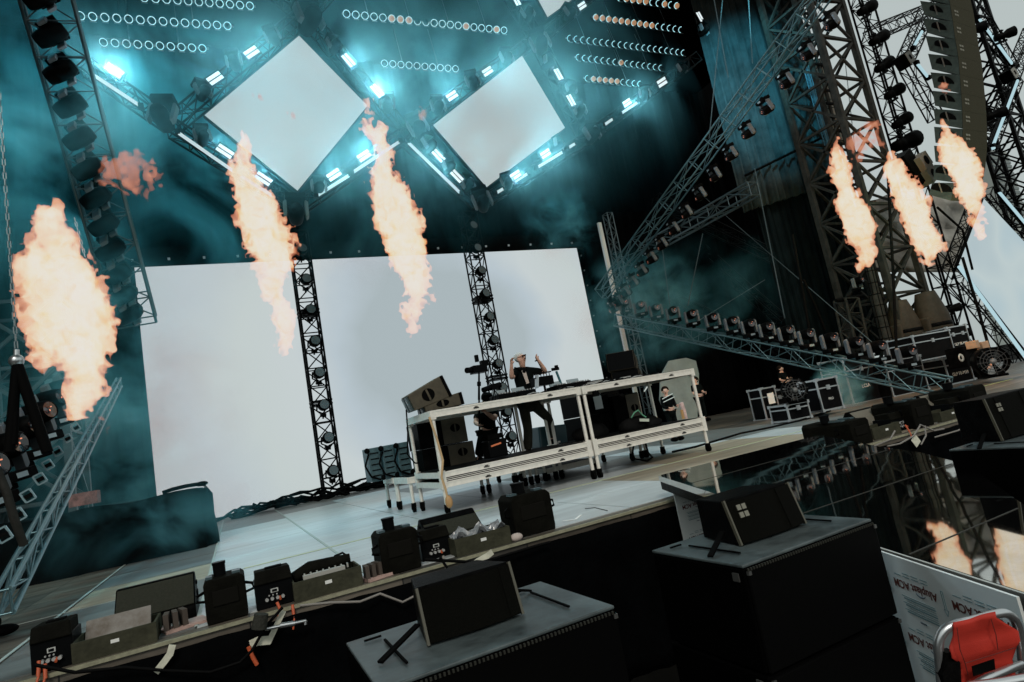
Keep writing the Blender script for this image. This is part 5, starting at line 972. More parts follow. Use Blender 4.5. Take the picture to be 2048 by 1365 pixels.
for k, pts in enumerate([((1790, 862), (1780, 880), (1740, 896), (1700, 905)), ((1840, 852), (1828, 872), (1800, 888), (1775, 893)), ((1840, 850), (1868, 862), (1888, 858)), ((1850, 852), (1852, 872), (1842, 890)), ((1965, 825), (1950, 845), (1915, 862), (1870, 875))]):
    cab(f'{["pale","second pale","short pale","drooping pale","long pale"][k]} cable among the right hand stage edge boxes', [A(x, y, YS-.02) for x, y in pts], .011, GCBL)
cab('thick black cable lying across the floor right of the table', [G(x, y, .02) for x, y in ((1345, 905), (1390, 895), (1440, 880), (1480, 868), (1540, 856), (1600, 842), (1660, 822))], .03)
cab('small cable arch behind the box with the rolled blanket', [A(x, y, 5.9) for x, y in ((662, 1128), (670, 1112), (685, 1106), (694, 1112), (697, 1120))], .01)
cab('thin twisted wire on the floor right of the third spark machine', [G(x, y, .01) for x, y in ((1170, 1018), (1190, 1016), (1215, 1022))], .006, RUST); b = MB(); b.bar(G(1126, 1042, .012), G(1150, 1040, .012), .03, .004); b.bar(G(1150, 1040, .012), G(1162, 1030, .012), .03, .004); tag(b.build('floor_mark', WHT), 'white corner tape mark on the floor right of the third spark machine', 'tape')
for k, (x, y) in enumerate(((78, 1322), (90, 1328), (554, 1205), (585, 1210), (886, 1112), (1810, 850))):
    b = MB(); q = A(x, y, 5.36); b.cyl(q, q+V((rc.uniform(-.03, .03), -.03, -.09)), .012, n=8); b.tube([q+V((0, -.03, -.09)), q+V((-.01, -.05, -.13)), q+V((-.02, -.05, -.17))], .008); tag(b.build('plug', ORG if k != 4 else GCBL), ['orange plug hanging from the far left control box, left one', 'orange plug hanging from the far left control box, right one', 'orange plug at the control box beside the leftmost spark machine, left one', 'orange plug at the same control box, right one by the tape', 'grey plug hanging from the middle control box', 'orange plug among the right hand stage edge boxes'][k], 'plug')
# cable pile at foot of LED wall
pile = MB(); rp = random.Random(3)
for k in range(46):
    x = -.9+rp.random()*7.2; L = rp.uniform(.8, 2.4); y = 19.6+rp.uniform(-.5, .5); z = rp.uniform(.04, .30)
    pile.tube([(x+L*i/7, y+rp.uniform(-.15, .15), max(.03, z+rp.uniform(-.08, .10))) for i in range(8)], .035, 5)
tag(pile.build('cable_heap', CBL), 'long heap of black cables at the foot of the LED wall', 'cables', kind='stuff')
b = MB(); q = G(600, 1003); b.box(q+V((.1, 0, .16)), (.9, .4, .32)); tag(b.build('cable_box', BLK, bevel=.03), 'small dark box standing in the cable heap at the LED wall', 'box')
# black cloth covered riser at left
t = thing('covered_riser', 'large black cloth covered riser at the left of the stage', 'riser', (-2.6, 12.2, 0))
b = MB(); n = 40; vs = []; top = 1.02
loop = [(-6.5, 12.9), (-.58, 12.2), (-.42, 12.5), (-.6, 15.4), (-6.5, 15.6)]
ring = []
for i in range(len(loop)-1):
    a_, c_ = V((*loop[i], 0)), V((*loop[i+1], 0)); m_ = max(3, int((c_-a_).length*6)); 
    for k in range(m_): ring.append(a_.lerp(c_, k/m_))
ring.append(V((*loop[-1], 0))); N_ = len(ring); cen = V((-3.2, 14, 0))
for j in range(9):
    for i, p in enumerate(ring):
        d = (p-cen).normalized(); o_ = .05*math.sin(i*1.15)+.03*math.sin(i*2.7+j*.4)+.05*(1-j/8)*math.sin(i*.37); q = p+d*(o_ if j < 8 else -.02); vs.append((q.x, q.y, top*j/8+(.03*math.sin(i*.8) if j == 8 else 0)))
b.add(vs, [(j*N_+i, j*N_+(i+1), (j+1)*N_+(i+1), (j+1)*N_+i) for j in range(8) for i in range(N_-1)], True); b.add([vs[8*N_+i] for i in range(N_)], [tuple(range(N_))]); b.build('cloth', mat('riser_cloth', (.008, .011, .012), .85, 0, .3, 3, .5, 8), t, True)
b = MB(); b.tube([A(x, y, 12.6) for x, y in ((325, 986), (345, 979), (370, 973), (400, 968), (412, 970))], .035); b.ball(A(403, 968, 12.6), .09, (1.2, .8, .5)); b.build('rail_end', RUB, t, True)
b = MB(); q = A(170, 1000, 13.2); b.box(q+V((0, 0, .02)), (.42, .3, .22)); tag(b.build('pinkish_crate', mat('pinkish_crate', (.22, .12, .11), .7, 0, .4, 12)), 'pinkish slatted crate on the covered riser', 'crate')
tower('grey lattice tower at the left edge behind the flame', A(60, 800, 16).x, 16.0, GZ, 6.3, 1.5, 1.4, .07, mat('grey_tower_steel', (.05, .07, .075), .5, .5))
b = MB(); b.add([A(70, 560, 20.0), A(190, 560, 20.0), A(188, 880, 20.0), A(100, 880, 20.0)], [(0, 1, 2, 3)]); o = b.build('pale_sheet', mat('pale_canvas', (.50, .53, .52), .8)); s_ = o.modifiers.new('s', 'SOLIDIFY'); s_.thickness = .02; tag(o, 'pale sheet behind the left lattice tower', 'sheet')
# ------------------------------------------------------------------ pit: subwoofers, front speakers
def subwoofer(label, x0, x1, y0, y1, zt, h, top=False, tmat=None):
    t = thing('subwoofer', label, 'subwoofer', ((x0+x1)/2, (y0+y1)/2, zt-h), group='stacked subwoofers in the pit'); w_, d_ = x1-x0, y1-y0
    b = MB(); b.box((0, 0, h/2), (w_, d_, h-.006)); b.build('cabinet', mat('sub_paint', (.0025, .0025, .0025), .6), t, bevel=.008)
    b = MB(); b.box((0, -d_/2-.008, h/2), (w_*.985, .014, h*.965)); b.build('front_grille', SUBG, t, bevel=.005)
    if top: b = MB(); b.box((0, 0, h+.004), (w_*1.0, d_*1.0, .012)); b.build('top_board', tmat, t, bevel=.004)
    b = MB()
    for s in (-1, 1): b.box((s*(w_/2+.002), -d_*.42, h*.9), (.008, .03, .03)); b.box((s*w_*.485, -d_/2-.014, h*.95), (.014, .012, .014))
    b.build('metal_fitting', mat('dull_fitting', (.12, .12, .115), .35, .6), t)
    b = MB(); n = int(w_/.014)
    for i in range(n): b.box((-w_*.49+w_*.98*i/n, -d_/2-.017, h*.985), (.006, .006, .010))
    if top: b.build('grille_edge', mat('grille_edge', (.031, .031, .026), .6), t)
    return t
TOPB = mat('scuffed_top_board', (.062, .078, .08), .40, 0, .55, 4.5, .05, 30); SH = .375
for nm, x0, x1, y0, y1 in (('centre', .30, 1.10, 1.85, 2.40), ('right', 1.63, 2.37, 1.79, 2.33), ('far right', 4.11, 4.95, 1.72, 2.44)):
    for k in range(5): subwoofer(f'{["topmost","second","third","fourth","lowest"][k]} black subwoofer of the {nm} stack in the pit', x0, x1, y0, y1, .39-k*(SH+.003), SH, k == 0, TOPB)
    for s in (-1, 1):
        xc = (x0+x1)/2+s*(x1-x0)*.36; b = MB(); b.box((xc, y0+.33*(y1-y0)+.08, .4075), (.008, (y1-y0)*.55, .006)); b.box((xc-.03, y1-.08, .4075), (.06, .008, .006)); tag(b.build('strap_line', RUB), f'thin black strap on the {nm} subwoofer top, {"left" if s < 0 else "right"} one', 'strap')
def front_speaker(label, x0, x1, y, z0, h, lean=8, marks=False, dp=.26):
    w_ = x1-x0; t = thing('front_fill_speaker', label, 'loudspeaker', ((x0+x1)/2, y, z0), group='small speakers on the pit subwoofers'); sl = math.tan(rad(lean))*h
    b = MB(); b.add([V((-w_/2, 0, 0)), V((w_/2, 0, 0)), V((w_*.38, dp, 0)), V((-w_*.38, dp, 0)), V((-w_/2, sl, h)), V((w_/2, sl, h)), V((w_*.38, dp, h*.96)), V((-w_*.38, dp, h*.96))], [(3,2,1,0),(4,5,6,7),(0,1,5,4),(1,2,6,5),(2,3,7,6),(3,0,4,7)]); b.build('cabinet', BLK, t, bevel=.006)
    b = MB(); n = 8
    for i in range(n):
        a0, a1 = -1+2*i/n, -1+2*(i+1)/n; f = lambda a: -.012-.014*(1-a*a)
        b.add([V((a0*w_*.47, f(a0), .006)), V((a1*w_*.47, f(a1), .006)), V((a1*w_*.47, sl+f(a1), h-.006)), V((a0*w_*.47, sl+f(a0), h-.006))], [(0, 1, 2, 3)])
    o = b.build('front_grille', FFG, t); s_ = o.modifiers.new('s', 'SOLIDIFY'); s_.thickness = .004
    b = MB(); [b.bar((s*w_*.49, -.008, 0), (s*w_*.49, sl-.008, h), .009, .014) for s in (-1, 1)]; b.build('end_trim', mat('olive_trim', (.075, .07, .05), .4), t)
    if marks: b = MB(); [b.box((-w_*.36+.028*i, -.0265+sl*(.80-.03*j/h), h*.80-.03*j), (.021, .004, .022), Matrix.Rotation(-rad(lean), 3, 'X')) for i in (0, 1) for j in (0, 1)]; b.build('square_marks', mat('pale_grille_mark', (.19, .185, .15), .8), t)
    b = MB(); b.bar((-w_*.5-.0, .08, .05), (-w_*.95, -.02, .004), .022, .008); b.bar((w_*.5, .2, .05), (w_*.9, .22, .004), .022, .008); b.build('strap', RUB, t); return t
front_speaker('small black speaker on top of the centre subwoofer stack', .505, .855, 2.06, .405, .172, 16); front_speaker('small black speaker with square marks on top of the right subwoofer stack', 1.82, 2.21, 1.99, .405, .178, 15, True)
front_speaker('speaker on top of the far right subwoofer stack, cut by the frame', 4.33, 4.95, 2.25, .405, .27, 8, True)
# ------------------------------------------------------------------ runway with glossy floor, printed panels
RZ = .25; rp_ = [(4.15, 5.52), (6.73, 5.50), (5.47, 3.87), (5.01, 3.2), (4.4, 2.52), (3.30, 1.69), (2.5, .9), (2.0, .8)]
def runway_material():
    mm = mat('glossy_black_floor', (.006, .006, .006), .035, 0, spec=.9); t = mm.node_tree; b = t.nodes['Principled BSDF']; N = t.nodes.new; Lk = t.links.new
    tc = N('ShaderNodeTexCoord'); n = N('ShaderNodeTexNoise'); n.inputs['Scale'].default_value = 1.6; n.inputs['Detail'].default_value = 1; Lk(tc.outputs['Object'], n.inputs['Vector'])
    bp = N('ShaderNodeBump'); bp.inputs['Strength'].default_value = .10; bp.inputs['Distance'].default_value = .02; Lk(n.outputs[0], bp.inputs['Height']); Lk(bp.outputs[0], b.inputs['Normal'])
    n2 = N('ShaderNodeTexNoise'); n2.inputs['Scale'].default_value = 5; n2.inputs['Detail'].default_value = 8; n2.inputs['Roughness'].default_value = .8; Lk(tc.outputs['Object'], n2.inputs['Vector'])
    cr = N('ShaderNodeValToRGB'); cr.color_ramp.elements[0].position = .56; cr.color_ramp.elements[0].color = (.005, .005, .005, 1); cr.color_ramp.elements[1].position = .78; cr.color_ramp.elements[1].color = (.035, .035, .03, 1); Lk(n2.outputs[0], cr.inputs[0]); Lk(cr.outputs[0], b.inputs['Base Color'])
    b.inputs['IOR'].default_value = 2.6; b.inputs['Metallic'].default_value = .0; ms = N('ShaderNodeBsdfGlossy'); ms.inputs[0].default_value = (.80, .78, .74, 1); ms.inputs[1].default_value = .03; mxs = N('ShaderNodeMixShader'); mxs.inputs[0].default_value = .75; Lk(bp.outputs[0], ms.inputs['Normal']); Lk(b.outputs[0], mxs.inputs[1]); Lk(ms.outputs[0], mxs.inputs[2]); Lk(mxs.outputs[0], t.nodes['Material Output'].inputs[0]); nd = N('ShaderNodeTexNoise'); nd.inputs['Scale'].default_value = 9; nd.inputs['Detail'].default_value = 8; nd.inputs['Roughness'].default_value = .75; Lk(tc.outputs['Object'], nd.inputs['Vector']); md = N('ShaderNodeMapRange'); md.inputs[1].default_value = .35; md.inputs[2].default_value = .6; md.inputs[3].default_value = .84; md.inputs[4].default_value = .62; Lk(nd.outputs[0], md.inputs[0]); Lk(md.outputs[0], mxs.inputs[0]); return mm
t = thing('runway', 'glossy black runway floor reaching out from the stage', 'runway', (4.2, 5.4, 0)); b = MB(); b.slab(rp_, RZ-.06, RZ); b.build('glossy_top', runway_material(), t, True)
b = MB(); b.slab([(x+.012*(1 if x < 4.3 else -1), y-.0) for x, y in rp_], RZ-.15, RZ-.065); b.build('edge_frame', BLK, t, True)
e0, e1 = V((4.17, 5.50, 0)), V((2.5-.0, .9, 0)); e1 = V((2.06, .93, 0)); rp_[-1] = (2.0, .8); ed_ = (e1-e0).normalized(); en = V((ed_.y, -ed_.x, 0)); en = en if en.x < 0 else -en
b = MB()
for k in range(9): q = e0+ed_*(.4+.5*k)+V((0, 0, RZ-.10))+en*.004; b.bar(q, q+ed_*.03, .005, .008); b.bar(q+ed_*.12, q+ed_*.13, .005, .012)
b.build('edge_marks', WHT, t, True)
b = MB()
for k in range(1, 5):
    q = e0+ed_*(1.0*k); b.box((q+V((1.4, .35, 0)))+V((0, 0, RZ+.001)), (.001, .001, .001))
for y, xa, xb in ((4.55, 3.78, 5.95), (3.6, 3.32, 5.2), (2.65, 2.88, 4.45), (1.7, 2.42, 3.25)): b.box(((xa+xb)/2, y, RZ+.0012), (xb-xa, .006, .002))
b.build('panel_seam', mat('seam_grey', (.05, .05, .045), .5), t, True)
# printed sheets
cu = bpy.data.curves.new('w', 'FONT'); cu.body = 'Aluplast ACM'; cu.size = .046; cu.offset = .0012; o = bpy.data.objects.new('w', cu); COL.objects.link(o); me = bpy.data.meshes.new_from_object(o.evaluated_get(bpy.context.evaluated_depsgraph_get())); bpy.data.objects.remove(o)
tv = [v.co.copy() for v in me.vertices]; tf_ = [list(p.vertices) for p in me.polygons]; cxm = max(v.x for v in tv)
FILM = mat('film_white', (.70, .73, .71), .5, 0, .06, 2)
def printed_sheet(label, o0, d, nrm, s0_, s1_, z1, cols, rows, k=1.0):
    t = thing('printed_sheet', label, 'panel', (o0.x, o0.y, GZ), group='film covered sheets under the runway'); b = MB()
    b.bar(o0+d*s0_+V((0, 0, (z1+GZ)/2)), o0+d*s1_+V((0, 0, (z1+GZ)/2)), .01, z1-GZ); b.build('sheet', FILM, t, True); TX, GRY, GRL = MB(), MB(), MB()
    onp = lambda s, z: o0+d*s+V((0, 0, z))+nrm*.0075
    ax = d if d.cross(V((0, 0, -1))).dot(nrm) > 0 else -d      # upside down: its own up points down
    for c_ in cols:
        for z0 in rows:
            ux = ax; uy = V((0, 0, -1)); o_ = onp(c_, z0)-ux*(cxm*k/2)
            TX.add([o_+ux*v.x*k+uy*v.y*k for v in tv], tf_); c2 = onp(c_, z0)+V((0, 0, .012*k))-ux*.03*k
            GRY.tube([c2+ux*(.034*k*math.cos(a*.33+.55))+V((0, 0, -.030*k-.022*k*math.sin(a*.33+.55)))*1.0+V((0, 0, 0)) for a in range(7)], [.001, .002, .003, .0035, .003, .002, .001], 5)
            for q in range(8): zz = onp(c_, z0-.062*k-.009*q*k); GRL.bar(zz-ux*(.10*k), zz+ux*(.10*k-.012*(q % 3)), .0015, (.0025, .005, .0016)[q % 3]*k)
            for q in range(2): [GRL.bar(onp(c_, z0+(.022+.012*q)*k)+ux*(-.09+.055*i)*k, onp(c_, z0+(.022+.012*q)*k)+ux*(-.05+.055*i)*k, .0015, .003*k) for i in range(3+(q == 0))]
            zz = onp(c_, z0-.148*k); GRY.bar(zz-ux*.018, zz+ux*.018, .002, .005)
            zz = onp(c_+.165*k, z0+.02); dn = V((0, 0, -1)); sd_ = d*.005
            for p_, q_ in ((zz-sd_, zz-sd_+dn*.07), (zz+sd_, zz+sd_+dn*.07), (zz-sd_*2.2+dn*.068, zz+dn*.092), (zz+sd_*2.2+dn*.068, zz+dn*.092), (zz-sd_*2.2+dn*.068, zz-sd_+dn*.068), (zz+sd_*2.2+dn*.068, zz+sd_+dn*.068), (zz-sd_, zz+sd_)): GRL.bar(p_, q_, .0018)
    TX.build('red_brown_lettering', mat('print_red_brown', (.12, .03, .022), .6), t, True); GRY.build('dark_print', mat('print_slate', (.06, .09, .12), .6), t, True); GRL.build('fine_print', mat('print_teal_grey', (.16, .26, .28), .6), t, True)
f0 = e0+en*.02+ed_*.02
printed_sheet('film covered white sheet with upside down red brown print beside the red chair', f0, ed_, en, 2.7, 4.72, RZ-.014, (2.83, 3.17, 3.51, 3.85, 4.19, 4.53), (RZ-.11, RZ-.33, RZ-.55, RZ-.77, RZ-.99))
printed_sheet('film covered white sheet with upside down print at the left corner of the runway', V((4.02, 5.16, 0)), V((1, 0, 0)), V((0, -1, 0)), 0, 1.6, RZ-.155, (.23, .66, 1.09), (RZ-.30, RZ-.62, RZ-.94, RZ-1.26), 1.25)
# ------------------------------------------------------------------ red folding stool in the corner
sD = 1.55
t = thing('folding_stool', 'red canvas folding chair back with a bent aluminium tube frame in the bottom right corner', 'folding chair', D(1960, 1300, sD))
def smooth(pts, n=6):
    out = []; P_ = [V(p) for p in pts]
    for i in range(len(P_)-1):
        a_, b_, c_, d_ = P_[max(i-1, 0)], P_[i], P_[i+1], P_[min(i+2, len(P_)-1)]
        for k in range(n):
            u = k/n; out.append(.5*((2*b_)+(c_-a_)*u+(2*a_-5*b_+4*c_-d_)*u*u+(3*b_-a_-3*c_+d_)*u**3))
    return out+[P_[-1]]
b = MB(); b.tube(smooth([D(1885, 1400, sD), D(1880, 1330, sD), D(1877, 1290, sD), D(1886, 1264, sD), D(1908, 1250, sD), D(1950, 1240, sD), D(1990, 1229, sD+.02), D(2014, 1228, sD+.03), D(2032, 1245, sD+.04), D(2041, 1285, sD+.05), D(2047, 1340, sD+.05), D(2053, 1420, sD+.05)]), .0115, 12); b.build('back_tube', mat('brushed_tube', (.66, .67, .68), .28, .9), t, True)
b = MB(); b.tube(smooth([D(1915, 1392, sD-.05), D(1965, 1362, sD-.04), D(2010, 1342, sD-.02), D(2044, 1330, sD+.02)]), .010, 10); b.tube(smooth([D(1940, 1374, sD-.1), D(1990, 1368, sD-.1), D(2052, 1358, sD-.1)]), .012, 10); b.build('seat_tube', MATS['brushed_tube'], t, True)
b = MB()   # canvas: rows from top to bottom
rows = [((1907, 1246), (1990, 1224), -.016), ((1907, 1256), (1992, 1234), -.018), ((1906, 1275), (2010, 1246), -.012), ((1899, 1296), (2036, 1262), -.010), ((1904, 1318), (2040, 1283), -.020), ((1916, 1324), (2032, 1294), -.004), ((1920, 1345), (2024, 1318), .0), ((1922, 1372), (2030, 1345), -.004), ((1922, 1400), (2030, 1375), -.004)]
n = 16; vs = []
for j, (l, r_, dz) in enumerate(rows):
    for i in range(n+1):
        u = i/n; vs.append(D(l[0]+(r_[0]-l[0])*u, l[1]+(r_[1]-l[1])*u+.8*math.sin(u*6+j*1.3), sD+dz+.010*math.sin(u*3.1)*(1 if j > 1 else .2)+.004*abs(math.sin(u*5+j*.9))))
b.add(vs, [(j*(n+1)+i, j*(n+1)+i+1, (j+1)*(n+1)+i+1, (j+1)*(n+1)+i) for j in range(len(rows)-1) for i in range(n)], True); o = b.build('canvas', REDM, t, True); s_ = o.modifiers.new('s', 'SOLIDIFY'); s_.thickness = .004; s_.offset = 0
b = MB(); b.tube([D(1914, 1256, sD-.03), D(1920, 1300, sD-.034), D(1930, 1326, sD-.03), D(1936, 1350, sD-.02)], .0012, 4); b.tube([D(1982, 1238, sD-.02), D(1992, 1270, sD-.02), D(1996, 1300, sD-.02)], .0012, 4); b.tube([D(1930, 1327, sD-.034), D(1980, 1312, sD-.03), D(2030, 1296, sD-.03)], .0012, 4); b.build('seam', mat('dark_red_seam', (.12, .012, .008), .8), t, True)
b = MB(); b.add([D(1943, 1333, sD-.03), D(1987, 1318, sD-.03), D(1989, 1338, sD-.03), D(1946, 1352, sD-.03)], [(0, 1, 2, 3)]); o = b.build('black_patch', BLK, t, True); s_ = o.modifiers.new('s', 'SOLIDIFY'); s_.thickness = .003
b = MB(); b.add([D(1879, 1300, sD-.0), D(1893, 1296, sD+.02), D(1907, 1320, sD+.01), D(1912, 1400, sD), D(1884, 1400, sD), D(1872, 1345, sD)], [(0, 1, 2, 3, 4, 5)]); o = b.build('black_side_pad', BLK, t, True); s_ = o.modifiers.new('s', 'SOLIDIFY'); s_.thickness = .02
for a_ in ((1885, 1400), (2053, 1420)): pass
b = MB(); q0_, q1_ = D(1885, 1398, sD), D(2053, 1418, sD+.05); b.cyl(q0_, V((q0_.x, q0_.y, GZ)), .0115, n=10); b.cyl(q1_, V((q1_.x, q1_.y, GZ)), .0115, n=10); b.build('leg', MATS['brushed_tube'], t, True)
# ------------------------------------------------------------------ flames
import openvdb
def vnoise(p, seed):
    p = p+seed*17.31; i = np.floor(p).astype(np.int64); f = p-i; f = f*f*(3-2*f)
    def h(a, b_, c): 
        n_ = (a*73856093) ^ (b_*19349663) ^ (c*83492791) ^ (seed*2654435); n_ = (n_ ^ (n_ >> 13))*1274126177 & 0x7fffffff; return (n_ ^ (n_ >> 16) & 0x7fffffff) % 65536/65536.
    r = 0
    for dx in (0, 1):
        for dy in (0, 1):
            for dz in (0, 1):
                wgt = (f[..., 0] if dx else 1-f[..., 0])*(f[..., 1] if dy else 1-f[..., 1])*(f[..., 2] if dz else 1-f[..., 2]); r = r+wgt*h(i[..., 0]+dx, i[..., 1]+dy, i[..., 2]+dz)
    return r*2-1
def flame_mat(name, satc, sig, k=1.0, patch=False):
    mm = bpy.data.materials.new(name); mm.use_nodes = True; t_ = mm.node_tree; t_.nodes.clear(); o_ = t_.nodes.new('ShaderNodeOutputMaterial')
    ab = t_.nodes.new('ShaderNodeVolumeAbsorption'); em = t_.nodes.new('ShaderNodeEmission'); ad = t_.nodes.new('ShaderNodeAddShader'); D_ = max(sig)
    ab.inputs['Density'].default_value = D_; ab.inputs['Color'].default_value = tuple(1-s/D_ for s in sig)+(1,)
    e_ = [s*c for s, c in zip(sig, satc)]; M_ = max(e_); em.inputs[0].default_value = tuple(x/M_ for x in e_)+(1,); em.inputs[1].default_value = M_*k
    if patch:
        ge = t_.nodes.new('ShaderNodeNewGeometry'); no = t_.nodes.new('ShaderNodeTexNoise'); no.inputs['Scale'].default_value = 4.2; no.inputs['Detail'].default_value = 3; no.inputs['Distortion'].default_value = 1.2; t_.links.new(ge.outputs['Position'], no.inputs['Vector'])
        cr = t_.nodes.new('ShaderNodeValToRGB'); cr.color_ramp.elements[0].position = .30; cr.color_ramp.elements[1].position = .46; cr.color_ramp.elements[0].color = (e_[0]/M_*1.0, e_[1]/M_*.80, e_[2]/M_*.42, 1); cr.color_ramp.elements[1].color = (e_[0]/M_, e_[1]/M_, e_[2]/M_, 1); t_.links.new(no.outputs[0], cr.inputs[0]); t_.links.new(cr.outputs[0], em.inputs[0])
    t_.links.new(ab.outputs[0], ad.inputs[0]); t_.links.new(em.outputs[0], ad.inputs[1]); t_.links.new(ad.outputs[0], o_.inputs['Volume']); return mm
FLM = flame_mat('flame_fire', (.80, .76, .71), (20, 6, 3.4), 1.0, True); FLR = flame_mat('flame_wisp', (.60, .34, .24), (6, 3.0, 2.2))
def flame(label, pts, Y, material=FLM, seed=1, vox=.03, amp=.5, fine=.13, thin=0.0, bias=.55, name='flame'):
    Q = [A(x, y, Y) for x, y, r in pts]; rr_ = [r*(q-CAM).dot(FW)/F for (x, y, r), q in zip(pts, Q)]
    lo = np.array([min(q[i]-r*1.5-.1 for q, r in zip(Q, rr_)) for i in range(3)]); hi = np.array([max(q[i]+r*1.5+.1 for q, r in zip(Q, rr_)) for i in range(3)])
    nn = np.ceil((hi-lo)/vox).astype(int)+1; g_ = np.stack(np.meshgrid(*[lo[i]+np.arange(nn[i])*vox for i in range(3)], indexing='ij'), -1)
    wp = g_*np.array([1, 1, .75]); w1 = np.stack([vnoise(wp*2.2, seed+s) for s in (1, 2, 3)], -1); gw = g_+w1*.10
    best = np.full(g_.shape[:3], 9.)
    for (q0, r0_), (q1, r1_) in zip(zip(Q[:-1], rr_[:-1]), zip(Q[1:], rr_[1:])):
        a_ = np.array(q0); d_ = np.array(q1)-a_; L2 = (d_**2).sum(); tt_ = np.clip(((gw-a_)@d_)/L2, 0, 1); dist = np.linalg.norm(gw-(a_+tt_[..., None]*d_), axis=-1); R_ = r0_+(r1_-r0_)*tt_
        best = np.minimum(best, dist-R_)
    rm = max(rr_); nz = vnoise(wp*1.7/ max(.35, rm), seed+5)*.28*rm*amp*2 + vnoise(wp*5.5, seed+6)*.13*amp + (1-2*np.abs(vnoise(wp*8, seed+7)))*fine*-.9 + vnoise(wp*17, seed+8)*fine*.6 + fine*bias
    f_ = best+nz
    if thin: f_ = np.maximum(f_, thin-np.abs(vnoise(wp*3.2, seed+9)+.5*vnoise(wp*8, seed+10))*.55)
    f_[0], f_[-1], f_[:, 0], f_[:, -1], f_[:, :, 0], f_[:, :, -1] = 1, 1, 1, 1, 1, 1
    G_ = openvdb.FloatGrid(1.0); G_.copyFromArray(np.ascontiguousarray(f_, dtype=np.float32)); vp, tr, qd = G_.convertToPolygons(isovalue=0.0, adaptivity=0.0)
    c_ = np.array(Q[len(Q)//2]); vp = vp*vox+lo-c_; me_ = bpy.data.meshes.new(name); me_.from_pydata(vp.tolist(), [], [list(x) for x in tr]+[list(x) for x in qd]); me_.update(); me_.materials.append(material)
    me_.polygons.foreach_set('use_smooth', [True]*len(me_.polygons)); o_ = bpy.data.objects.new(name, me_); COL.objects.link(o_); o_.location = Vector_(c_); return tag(o_, label, 'flame', 'tall gas flames' if name == 'flame' else 'drifting fire wisps')
def Vector_(c): return V((float(c[0]), float(c[1]), float(c[2])))
FLS = [('broad tall flame at the far left', [(106, 402, 8), (103, 432, 28), (112, 490, 48), (124, 560, 78), (134, 620, 84), (155, 680, 74), (178, 722, 46), (170, 765, 34), (160, 815, 12)], 11.0),
    ('flame rising in front of the left LED diamond', [(484, 262, 6), (492, 310, 20), (503, 380, 36), (522, 440, 50), (545, 500, 50), (552, 560, 32), (562, 630, 22), (568, 695, 8)], 12.0),
    ('flame rising between the two LED diamonds', [(740, 212, 6), (752, 260, 22), (770, 340, 34), (788, 420, 47), (815, 490, 45), (830, 560, 30), (825, 620, 22), (820, 672, 6)], 12.0),
    ('leftmost of the three right flames, beside the drape', [(1673, 292, 7), (1682, 330, 24), (1697, 400, 30), (1716, 460, 33), (1731, 505, 21), (1722, 540, 6)], 9.0),
    ('middle one of the three right flames', [(1787, 306, 7), (1795, 340, 25), (1820, 395, 31), (1843, 450, 34), (1862, 498, 23), (1860, 530, 7)], 9.0),
    ('rightmost flame in front of the line array', [(1886, 244, 5), (1900, 290, 24), (1922, 335, 34), (1942, 395, 30), (1955, 440, 14), (1962, 470, 6)], 9.0)]
for k, (lb, p_, Y) in enumerate(FLS): flame(lb, [(x, y, r*(.84 if k < 3 else .74)) for x, y, r in p_], Y, seed=20+k*13, vox=.032 if k < 3 else .026, fine=.14 if k < 3 else .10)
flame('round pinkish fireball drifting beside the left wing truss', [(212, 352, 12), (240, 342, 30), (275, 345, 34), (305, 358, 18), (268, 385, 18)], 10.5, FLR, 91, .026, .5, .12, .1, name='fireball')
flame('curled orange fireball above the leftmost right flame', [(1752, 240, 6), (1738, 262, 15), (1722, 290, 19), (1715, 310, 12), (1745, 275, 8), (1768, 300, 6)], 9.2, FLR, 77, .022, .5, .10, .1, name='fireball')
for k, (lb, p_, Y) in enumerate((('tiny fire wisp between the two LED diamonds', [(838, 212, 5), (846, 222, 7), (850, 232, 4)], 12), ('tiny fire wisp in front of the line array', [(1885, 172, 4), (1897, 174, 8), (1900, 180, 5)], 9), ('small fire wisp low beside the left flame', [(205, 842, 3), (222, 852, 6), (232, 856, 3)], 11), ('faint fire wisp in front of the left LED diamond', [(500, 165, 5), (515, 182, 10), (522, 200, 6)], 12), ('tiny wisp in the middle of the left LED diamond', [(578, 228, 3), (590, 235, 6), (600, 240, 3)], 12))):
    flame(lb, p_, Y, FLR, 120+k*7, .02, .5, .08, .1, name='fire_wisp')
def lamp(name, kind, loc, col, en_, size=.3, aim=None, spot=60, blend=.6):
    l = bpy.data.lights.new(name, kind); l.energy = en_; l.color = col; o_ = bpy.data.objects.new(name, l); COL.objects.link(o_); o_.location = loc
    if kind == 'SPOT': l.spot_size = rad(spot); l.spot_blend = blend; l.shadow_soft_size = size; o_.rotation_euler = (V(aim)-V(loc)).to_track_quat('-Z', 'Y').to_euler()
    else: l.shadow_soft_size = size
    o_.visible_glossy = False; return o_
for (x, y, Y, e_) in ((130, 620, 11, 420), (520, 420, 12, 260), (790, 430, 12, 260), (1715, 440, 9, 420), (1835, 430, 9, 420), (1930, 360, 9, 380)): lamp('flame_light', 'POINT', A(x, y, Y), (1, .42, .14), e_*(1.8 if x < 1000 else 2.4), .4)
TEAL = (.16, .80, 1.0)
